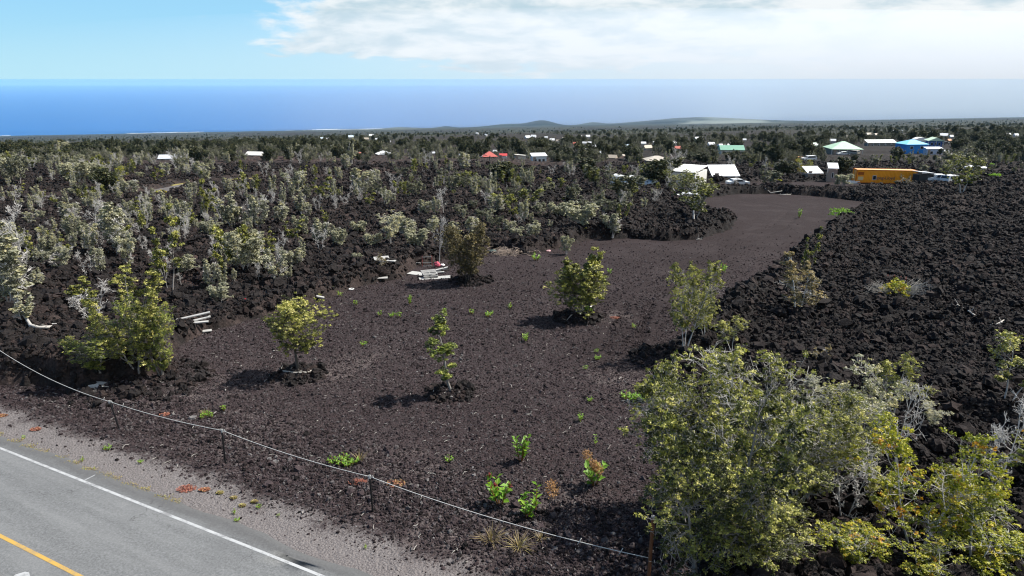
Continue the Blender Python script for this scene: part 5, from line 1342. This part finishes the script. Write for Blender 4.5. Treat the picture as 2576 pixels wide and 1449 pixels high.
house('low white house with pale blue trim among trees at the left', 398, 448, 411, 402, 392, 'gable', (.45, .55, .66), (.55, .58, .62), 8, .6)
house('long low shed with open side right of the blue-trimmed house', 478, 518, 411, 404, 399, 'shed', (.45, .43, .40), (.55, .53, .50), 0, .4, .3, 1)
house('house with a wide white gable roof behind olive trees', 616, 664, 400, 393, 384, 'gable', (.34, .32, .28), (.56, .55, .51), -12, .8)
house('house with a low faded red roof behind the lava ridge', 893, 922, 394, 390, 386, 'hip', (.5, .45, .4), (.48, .16, .12), 0, .6)
house('white house with a steep single-pitch roof', 945, 986, 398, 391, 382, 'gable_front', (.62, .61, .58), (.78, .78, .76), 25, .8)
house('house with a bright red hip roof in the middle distance', 1212, 1250, 404, 397, 384, 'hip', (.48, .42, .38), (.46, .11, .09), 10, .9, .6, 3)
house('little red and white shed right of the red hip roof', 1256, 1276, 404, 396, 390, 'shed', (.62, .60, .58), (.45, .05, .05), 0, .7, .1, 1, True, 'shed', 'shed')
house('cream flat-roofed trailer home behind bare trees', 1293, 1323, 407, 396, 391, 'shed_side', (.55, .50, .42), (.68, .65, .58), 15, .5, .1, 2, True, 'trailer_home', 'trailer')
house('boxy white house with a flat white roof and windows', 1335, 1375, 411, 397, 389, 'shed', (.58, .64, .66), (.80, .82, .82), 12, .6, .25, 3)
house('long pale blue-roofed building behind the boxy white house', 1329, 1367, 386, 381, 373, 'shed', (.5, .52, .5), (.66, .78, .80), 0, .5, .3, 2)
house('small cream hut beside the side road', 1233, 1271, 459, 449, 441, 'shed', (.58, .55, .40), (.55, .54, .46), 8, .4, .2, 2, True, 'hut', 'hut')
house('house with a broad beige hip roof behind dark trees', 1624, 1686, 416, 407, 395, 'hip', (.42, .40, .36), (.44, .40, .34), 0, .8, .6, 2)
house('tall white box-shaped building behind the spreading tree', 1712, 1776, 468, 440, 419, 'shed', (.72, .71, .66), (.80, .79, .75), -32, 1.6, .05, 1, True, 'box_building', 'building')
house('long low building with a flat white roof beside the box building', 1787, 1859, 458, 449, 421, 'shed', (.35, .35, .35), (.80, .81, .82), 4, .55, .3, 3, True, 'long_shed', 'building')
house('cream house with a bright green roof', 1812, 1873, 392, 380, 368, 'gable', (.58, .58, .52), (.17, .36, .26), -4, .55, .4, 4)
house('small house with white roof left of the green-roofed one', 1808, 1836, 376, 370, 364, 'gable', (.6, .6, .58), (.76, .77, .77), 10, .7, .3, 2)
house('low shed with a patched white metal roof on the clearing', 2027, 2069, 452, 442, 424, 'shed', (.34, .26, .22), (.74, .75, .76), 6, .8, .15, 1, True, 'shed', 'shed')
house('narrow tall brown hut with a white sloping roof', 2082, 2107, 458, 430, 416, 'shed', (.32, .23, .19), (.76, .76, .76), -14, .9, .15, 1, True, 'tall_hut', 'hut')
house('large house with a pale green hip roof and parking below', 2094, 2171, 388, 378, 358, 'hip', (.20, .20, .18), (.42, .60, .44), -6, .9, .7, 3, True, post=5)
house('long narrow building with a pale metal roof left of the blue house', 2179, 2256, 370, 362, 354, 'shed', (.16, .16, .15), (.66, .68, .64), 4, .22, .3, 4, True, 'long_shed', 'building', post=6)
house('bright blue two-storey house with light blue hip roof', 2271, 2332, 386, 366, 354, 'hip', (.02, .22, .60), (.22, .58, .80), 6, .8, .5, 2, False)
house('dark blue house with a pale green gable roof and balcony', 2334, 2371, 380, 357, 347, 'gable_front', (.03, .10, .35), (.48, .60, .46), -10, .8, .6, 3, True, post=3)
house('long white shed in front of the dark blue house', 2328, 2372, 389, 378, 373, 'shed', (.36, .44, .58), (.76, .78, .80), 3, .35, .2, 2, True, 'shed', 'shed')
house('white dome-roofed building behind the bright blue house', 2300, 2336, 362, 357, 347, 'arch', (.6, .6, .6), (.80, .80, .79), 0, .5, .1, 0, False, 'dome_building', 'building')
house('black-walled lean-to with a white roof beside the orange container', 2301, 2347, 468, 443, 435, 'shed_side', (.03, .03, .032), (.72, .73, .74), 12, .5, .15, 0, False, 'lean_to', 'shed')

FAR = []
def far(px, py, w, roofc=(.74, .75, .75), roof='gable', wall=(.52, .50, .47)):
    h = w * .42 + 2
    w = w * 0.82
    t = house('', px - w / 2, px + w / 2, py + 3, py + 3 - h * .45, py + 3 - h, roof, wall, roofc, rnd.uniform(-25, 25), .7, .3, 2, False, 'far_house', 'house')
    lk = 'tiny far house with %s roof' % {(.74, .75, .75): 'white', (.50, .14, .10): 'red', (.45, .39, .31): 'tan', (.50, .60, .66): 'blue-grey', (.50, .62, .50): 'pale green', (.50, .22, .10): 'orange'}[roofc]
    FAR.append((t, lk, (px, py), 'house', 'small houses scattered over the plain'))
W_, R_, T_, B_, G_, O_ = (.74, .75, .75), (.50, .14, .10), (.45, .39, .31), (.50, .60, .66), (.50, .62, .50), (.50, .22, .10)
for a in ((763, 352, 13, W_), (799, 349, 11, W_), (809, 349, 9, B_), (825, 350, 9, W_), (882, 347, 16, B_), (934, 343, 14, W_), (921, 352, 14, T_), (948, 352, 10, W_), (979, 357, 9, W_), (1222, 341, 9, W_), (1200, 336, 8, W_),
          (1327, 348, 16, W_), (1342, 346, 16, W_), (1374, 347, 10, W_), (1389, 355, 15, W_), (1420, 351, 13, T_), (1404, 357, 12, T_), (1454, 356, 15, R_), (1450, 367, 20, R_), (1470, 363, 14, W_), (1483, 362, 12, W_), (1461, 344, 9, W_), (1479, 345, 13, W_),
          (1492, 372, 18, W_), (1475, 384, 22, W_), (1512, 388, 13, W_), (1619, 364, 16, W_), (1650, 364, 18, W_), (1692, 367, 26, W_), (1575, 375, 26, B_), (1629, 378, 28, T_), (1704, 378, 22, R_), (1572, 397, 18, T_), (1540, 404, 30, T_),
          (1758, 356, 26, W_), (1790, 367, 20, W_), (1873, 354, 11, W_), (2053, 370, 24, G_), (2086, 338, 9, W_), (2096, 358, 18, W_), (2128, 347, 13, T_), (2186, 341, 16, T_), (2205, 342, 15, T_), (2160, 341, 9, W_), (2244, 332, 11, W_), (2267, 332, 12, W_),
          (2376, 345, 22, W_), (2395, 346, 14, W_), (2388, 357, 15, O_), (2420, 358, 10, O_), (2536, 344, 20, W_), (2557, 343, 15, W_), (1160, 394, 12, W_), (1092, 389, 12, W_), (1245, 384, 12, W_)):
    far(*a)

def greenhouse(px0, px1, yb, yt, label, rz):
    p = P((px0 + px1) / 2, yb); s = mpp(p); w = (px1 - px0) * s; h = (yb - yt) * s * .92; t = empty('greenhouse', (p.x, p.y + 3, p.z - .1), R(rz))
    n = 14; pr = [(math.cos(math.pi * i / n) * w / 2, math.sin(math.pi * i / n) * h) for i in range(n + 1)][::-1]
    film = plain('white_film', (.74, .76, .76), .5, .06); b = MB(); D = 4.0
    for y in (-D, D): b.v += [(x, y, z) for x, z in pr]
    for i in range(n): b.f.append((i, i + 1, n + 2 + i, n + 1 + i))
    b.build('film_cover', film, t, True)
    b = MB(); b.add([(x * .985, -D + .05, z * .985) for x, z in pr], [tuple(range(n + 1))]); b.build('end_film', plain('clear_film', (.48, .56, .56), .3, .1), t)
    b = MB(); b.add([(x * .985, D - .05, z * .985) for x, z in pr], [tuple(range(n, -1, -1))]); b.build('end_film', film, t)
    for y in (-D - .04, -1.3, 1.3, D + .04): MB().tube([(x * 1.01, y, z * 1.01) for x, z in pr], .05, 5, False).build('hoop', cm((.62, .63, .63)), t)
    for x in (-w * .16, w * .16): MB().tube([(x, -D - .03, 0), (x, -D - .03, h * .92)], .04, 4).build('door_post', cm((.62, .63, .63)), t)
    tag(t, label, 'greenhouse', 'greenhouses')
greenhouse(1566, 1602, 472, 445, 'larger white tunnel greenhouse, left of the pair', 28)
greenhouse(1606, 1640, 472, 450, 'smaller white tunnel greenhouse showing its clear end', 25)

def container():
    p = P(2230, 463); s = mpp(p); L = 142 * s * .99; Hc = 2.75; D = 2.44; t = empty('cargo_container', (p.x, p.y + 1.4, p.z + .1), R(-9))
    org = plain('orange_container_paint', (.90, .34, .010), .5, .12, .8); rim = plain('orange_frame_paint', (.50, .13, .012), .5, .1)
    n = 44
    def corr(name, y0, sgn):
        b = MB(); xs = []
        for i in range(n): 
            x = -L / 2 + .1 + (L - .2) * i / n; st = (L - .2) / n; xs += [(x, 0), (x + st * .3, 0), (x + st * .5, .04), (x + st * .8, .04)]
        xs.append((L / 2 - .1, 0))
        for x, o in xs: b.v += [(x, y0 + sgn * -o, .15), (x, y0 + sgn * -o, Hc - .08)]
        for i in range(len(xs) - 1): b.f.append((2 * i, 2 * i + 2, 2 * i + 3, 2 * i + 1))
        return b.build(name, org, t)
    corr('side_panel', -D / 2 + .01, -1); corr('side_panel', D / 2 - .01, 1)
    MB().box((0, 0, Hc - .05), (L - .12, D - .1, .05)).build('roof', plain('sun_bleached_roof', (.74, .46, .22), .6, .2, .5), t)
    for x in (-L / 2, L / 2):
        for y in (-D / 2, D / 2): MB().box((x, y, Hc / 2), (.16, .16, Hc)).build('corner_post', rim, t)
    for z in (.08, Hc - .04):
        for y in (-D / 2, D / 2): MB().box((0, y, z), (L - .16, .12, .14)).build('rail', rim, t)
        for x in (-L / 2, L / 2): MB().box((x, 0, z), (.12, D - .16, .14)).build('rail', rim, t)
    for k in (-1, 1):
        dr = MB().box((-L / 2 - .02, k * D * .24, Hc / 2), (.06, D * .45, Hc - .25)).build('door', org, t)
        MB().tube([(-L / 2 - .08, k * D * .12, .2), (-L / 2 - .08, k * D * .12, Hc - .2)], .025, 6).build('lock_bar', cm((.5, .5, .5)), dr)
    MB().box((L / 2, 0, Hc / 2), (.05, D - .16, Hc - .2)).build('end_panel', org, t)
    MB().box((-L / 2 + .85, -D / 2 - .045, .95), (1.05, .04, .75)).build('pale_placard', cm((.66, .52, .26)), t)
    MB().box((-L / 2 + .85, -D / 2 - .045, 2.0), (1.15, .03, .6)).build('vent_grille', plain('dark_orange_vent', (.40, .10, .01)), t)
    w = MB().box((-L / 2 + 3.55, -D / 2 - .05, 1.15), (.75, .06, .95)).build('window', cm((.50, .52, .56)), t)
    MB().box((-L / 2 + 3.55, -D / 2 - .085, 1.15), (.55, .03, .75)).build('pane', glass, w)
    c = bpy.data.curves.new('lettering', 'FONT'); c.body = 'Hapag-Lloyd'; c.size = 1.0; c.extrude = .008; c.align_x = 'CENTER'
    tmp = bpy.data.objects.new('tmp_text', c); COL.objects.link(tmp)
    bpy.context.view_layer.update(); me = bpy.data.meshes.new_from_object(tmp); bpy.data.objects.remove(tmp)
    xs = [v.co.x for v in me.vertices]; k = 4.3 / (max(xs) - min(xs))
    o = obj('lettering', me, plain('faded_navy_lettering', (.05, .045, .10), .7, .3, 2.0), t); o.scale = (k, k * 1.05, 1); o.rotation_euler = (R(90), 0, 0); o.location = (-.45, -D / 2 - .06, .85)
    tag(t, 'long orange corrugated cargo container with dark lettering on its side', 'container')
container()

def water_tank():
    p = P(2465, 437); s = mpp(p); r = 57 * s / 2; t = empty('water_tank', (p.x, p.y + r, p.z)); h = 17 * s * .75
    b = MB(); n = 32; ring = lambda rr, z: [(math.cos(6.283 * i / n) * rr, math.sin(6.283 * i / n) * rr, z) for i in range(n)]
    b.add(ring(r * .93, -.3) + ring(r * .93, h), [(i, (i + 1) % n, n + (i + 1) % n, n + i) for i in range(n)]); b.build('tank_wall', plain('dark_liner', (.02, .02, .022), .6), t)
    b = MB(); b.add(ring(r, h) + ring(r, h + .18) + [(0, 0, h + .7)], [(i, (i + 1) % n, n + (i + 1) % n, n + i) for i in range(n)] + [(n + i, n + (i + 1) % n, 2 * n) for i in range(n)] + [tuple(range(n - 1, -1, -1))])
    b.build('cover', plain('white_cover', (.76, .78, .78), .5, .06), t)
    MB().box((.5, -r * .95, .12), (r * 1.2, .5, .3), .05).build('base_edge', cm((.70, .70, .69)), t)
    tag(t, 'round dark water tank with a wide white cover', 'water tank')
water_tank()

def car(px, py, w_px, rz, col, label, name='parked_car', suv=True, cat='car', truck=False):
    p = P(px, py); L = 4.6; t = empty(name, (p.x, p.y, stand(p.x, p.y) + .02), R(rz)); Wd = 1.8
    if truck: pr = [(-2.4, .45), (2.35, .45), (2.4, .95), (1.5, 1.05), (1.0, 1.65), (-.35, 1.68), (-.5, 1.05), (-2.4, 1.05)]
    elif suv: pr = [(-2.25, .4), (2.25, .4), (2.3, .9), (1.35, 1.05), (.75, 1.62), (-1.9, 1.66), (-2.25, 1.05)]
    else: pr = [(-2.2, .38), (2.2, .38), (2.25, .8), (1.2, .92), (.55, 1.38), (-1.1, 1.4), (-1.75, .98), (-2.25, .9)]
    paint = plain('car_paint', col, .3, .04, 1., 0, .5); MB().extrude(pr, -Wd / 2, Wd / 2).build('body', paint, t)
    zt = max(z for x, z in pr)
    for y in (-Wd / 2 - .012, Wd / 2 + .012):
        x0, x1 = (-.3, .75) if truck else (-1.75, .8) if suv else (-1.1, .6)
        MB().extrude([(x0, 1.08 if suv or truck else .95), (x1 + .2, 1.08 if suv or truck else .95), (x1 - .15, zt - .12), (x0 + .1, zt - .12)], y - .008, y + .008).build('side_window', glass, t)
    for x, s_ in ((1.32 if truck else 1.08 if suv else .9, 1), (-.46 if truck else -2.12 if suv else -1.45, -1)):
        MB().box((x, 0, (zt + 1.0) / 2), (.05, Wd * .82, (zt - 1.0) * .8), 0, 0, -s_ * .75 if s_ > 0 else .45).build('windscreen', glass, t)
    for x in (-1.4, 1.4):
        for y in (-Wd / 2 + .08, Wd / 2 - .08):
            wl = MB().tube([(x, y - .12, .33), (x, y + .12, .33)], .33, 14).build('wheel', plain('tyre_rubber', (.02, .02, .02)) if 'tyre' not in MATS else MATS['tyre'], t)
            MATS.setdefault('tyre', wl.data.materials[0]); MB().tube([(x, y - .135, .33), (x, y + .135, .33)], .18, 10).build('rim', cm((.5, .5, .5)), wl)
    for y in (-.65, .65): MB().box((pr[2][0] - .02, y, .75), (.06, .3, .14)).build('headlight', cm((.7, .7, .66)), t)
    tag(t, label, cat, 'parked vehicles')
car(2033, 411, 26, 190, (.72, .73, .74), 'white estate car on the clearing beside the yellow-orange car')
car(2006, 409, 22, 185, (.60, .25, .03), 'yellow-orange car left of the white estate car', suv=False)
car(2121, 390, 26, 175, (.74, .74, .74), 'white car parked under the pale green hip roof', suv=False)
car(2146, 392, 22, 120, (.40, .36, .30), 'tan car right of the white one at the green-roofed house')
car(2380, 386, 20, 250, (.70, .72, .72), 'white car facing away right of the blue houses', suv=False)
car(2377, 370, 22, 200, (.10, .09, .09), 'dark pickup behind the dark blue house', truck=True, suv=False, cat='pickup')
car(1197, 404, 20, 20, (.76, .77, .78), 'white car in front of the red hip roof', suv=False)
car(1063, 404, 16, 5, (.62, .66, .70), 'pale car half hidden left of the red hip roof', suv=False)
car(1855, 466, 16, 10, (.66, .70, .72), 'pale car at the far clearing behind grey trees', suv=False)
car(2390, 470, 40, 25, (.74, .75, .75), 'white van-like car behind the big tree beside the container', 'parked_van')
car(2362, 468, 30, 160, (.72, .73, .73), 'white pickup amid junk right of the lean-to', truck=True, suv=False, cat='pickup')
board(2125 + 125, 459, 2.2, .9, .2, 'white sheet leaning against the container side', .4, 'white_sheet', .3, mat=wh)
board(2320, 464, .9, .06, -.05, 'white door panel leaning on the lean-to', .9, 'door_panel', 2.0, mat=wh, cat='panel')
board(2145, 461, 3.0, .9, .05, 'white sheet metal lying left of the container', .1, 'white_sheet', .5, mat=wh)
board(2350, 462, 1.4, .9, .3, 'white appliance amid the junk right of the lean-to', .1, 'white_appliance', 1.4, mat=wh, cat='appliance')
for i, (px, py, l, w, a, lb) in enumerate(((1706, 512, 1.6, .5, .4, 'white scrap panel under the spreading tree, leftmost'), (1722, 508, 1.2, .8, 1.0, 'tilted white scrap panel under the spreading tree, middle'),
                                           (1740, 514, 1.8, .5, -.3, 'long white scrap panel under the spreading tree, right'), (1748, 505, 1.1, .6, .7, 'small white scrap panel behind the spreading trunk'))):
    board(px, py, l, w, a, lb, .25, 'scrap_panel', .10, rx=.4, mat=wh, cat='scrap')

def pole(px, yb, yt, label, arm=True):
    p = P(px, yb); h = (yb - yt) * mpp(p) * 1.01; t = empty('utility_pole', (p.x, p.y, float(ground(p.x, p.y))), rnd.uniform(-.3, .3))
    wd = M['bark_dark']; MB().tube([(0, 0, -.3), (0, 0, h)], [.17, .12], 8).build('shaft', wd, t)
    if arm:
        MB().box((0, 0, h - .6), (2.4, .12, .14)).build('cross_arm', wd, t)
        for x in (-1.05, -.4, .4, 1.05): MB().tube([(x, 0, h - .53), (x, 0, h - .33)], .05, 6).build('insulator', cm((.5, .5, .5)), t)
    tag(t, label, 'utility pole', 'utility poles')
pole(1952, 408, 362, 'weathered utility pole beside the dark conifers left of the green roof', False)
pole(1655, 406, 371, 'utility pole with cross-arm above the beige hip roof')
pole(1124, 404, 369, 'dark utility pole left of the red hip roof', False)
pole(1233, 455, 393, 'utility pole rising beside the small cream hut', False)
pole(613, 400, 376, 'utility pole left of the wide white gable roof', False)
pole(517, 402, 380, 'thin utility pole right of the long low shed', False)
pole(2400, 372, 334, 'utility pole right of the blue houses')
pole(1988, 378, 352, 'utility pole between the conifers and the green hip roof', False)

# ------------------------------------------------------------------ forest, labels, haze
for f_ in FAR:
    h_ = f_[0]; uu = h_.location.x / h_.location.y; CLEAR.append((uu - 0.006, uu + 0.006, h_.location.y * 0.84, h_.location.y * 1.02))
build_forest(); build_thicket()

MARKS = [('the driftwood-ring tree', 750, 850), ('the slim crooked tree', 1140, 890), ('the cone-shaped tree', 1455, 710), ('the dark bushy tree', 1178, 640), ('the stacked pallets', 1080, 690), ('the red chair frame', 1075, 655),
         ('the orange container', 2230, 445), ('the bright blue house', 2300, 368), ('the pale green hip roof', 2132, 372), ('the water tank', 2465, 428), ('the white greenhouses', 1600, 458), ('the white box building', 1745, 438),
         ('the red hip-roofed house', 1230, 392), ('the blue-trimmed white house', 423, 402), ('the wide white gable roof', 640, 392), ('the steep white roof', 966, 390), ('the bright green roof', 1842, 378), ('the rusty pole', 1630, 1350),
         ('the tall brown hut', 2094, 437), ('the driveway bush', 406, 488), ('the brush pile', 1285, 630), ('the bright rounded bush', 2112, 545), ('the grey plank pile', 497, 835), ('the cream roadside hut', 1252, 450), ('the beige hip roof', 1655, 405),
         ('the boxy white house', 1355, 400), ('the spreading tree', 1740, 500), ('the tall thin-trunked tree', 430, 620), ('the yellowish multi-stem tree', 622, 640), ('the photo\'s left edge', 0, 560), ('the photo\'s upper right', 2576, 390),
         ('the far end of the side road', 900, 442), ('the second rope post', 295, 1040), ('the third rope post', 568, 1120), ('the red mat plants', 950, 1215), ('the fence-side leafy clump', 340, 850), ('the short white road tick', 225, 1210)]
ORD = ['nearest', 'second nearest', 'third nearest', 'fourth nearest', 'fifth nearest', 'sixth nearest', 'seventh nearest', 'eighth nearest', 'ninth nearest', 'tenth nearest', 'eleventh nearest', 'twelfth nearest',
       'thirteenth nearest', 'fourteenth nearest', 'fifteenth nearest', 'sixteenth nearest', 'seventeenth nearest', 'eighteenth nearest', 'nineteenth nearest', 'twentieth nearest']
def ordinal_labels(items):
    bins = {}
    for it in items:
        px, py = it[2]; mk = min(MARKS, key=lambda m: math.hypot(m[1] - px, (m[2] - py) * 1.6)); d = math.hypot(mk[1] - px, (mk[2] - py) * 1.6)
        bins.setdefault((it[1], mk[0]), []).append((d, it))
    for (lk, mk), v in bins.items():
        v.sort(key=lambda a: a[0])
        for i, (d, it) in enumerate(v):
            t = '%s nearest to %s' % (lk, mk) if len(v) == 1 else '%s, %s to %s' % (lk, ORD[min(i, len(ORD) - 1)], mk)
            tag(it[0], t, it[3], it[4])
ordinal_labels(TREES); ordinal_labels(WEEDS); ordinal_labels(FAR)

def build_haze():
    m = bpy.data.materials.new('sea_haze'); m.use_nodes = True; g = NT(m.node_tree); g.n.clear()
    out = g.new('ShaderNodeOutputMaterial'); v = g.new('ShaderNodeVolumePrincipled')
    v.inputs['Color'].default_value = (0.38, 0.71, 1.0, 1); v.inputs['Density'].default_value = 1.9e-5; v.inputs['Anisotropy'].default_value = 0.0
    g.link(v.outputs[0], out.inputs['Volume'])
    o = MB().box((0, 48500, (SEA - 1 + CAM_H + 2.5) / 2), (199000, 98000, CAM_H + 2.5 - SEA + 1)).build('haze', m); kind(o, 'stuff')
    tag(o, 'thin blue sea haze lying over the plain and the ocean', 'haze')
build_haze()

def build_shower():
    # the white rain-laden air that stands over the sea on the right and hides the horizon there
    m = bpy.data.materials.new('shower_air'); m.use_nodes = True; g = NT(m.node_tree); g.n.clear()
    out = g.new('ShaderNodeOutputMaterial'); v = g.new('ShaderNodeVolumePrincipled')
    v.inputs['Color'].default_value = (0.93, 0.97, 1.0, 1); v.inputs['Density'].default_value = 3.0e-4
    g.link(v.outputs[0], out.inputs['Volume'])
    b = MB(); n = 36; k = 40                                   # a long spindle that thins out towards its left end
    for i in range(k + 1):
        t = -1 + 2 * i / k; f = max(0.002, math.cos(math.pi * t / 2))
        for j in range(n):
            a = 2 * math.pi * j / n; b.v.append((t * 31500, (math.cos(a) + 1) * 6300 * f ** 2.1, math.sin(a) * 1500 * f ** 0.2))
    for i in range(k):
        for j in range(n): b.f.append((i * n + j, i * n + (j + 1) % n, (i + 1) * n + (j + 1) % n, (i + 1) * n + j))
    b.f.append(tuple(range(n))); b.f.append(tuple(range((k + 1) * n - 1, k * n - 1, -1)))
    o = b.build('rain_shower', m); o.location = (22500, 11300, -100); kind(o, 'stuff'); tag(o, 'white rain-laden air over the sea, hiding the horizon on the right', 'rain shower')
build_shower()
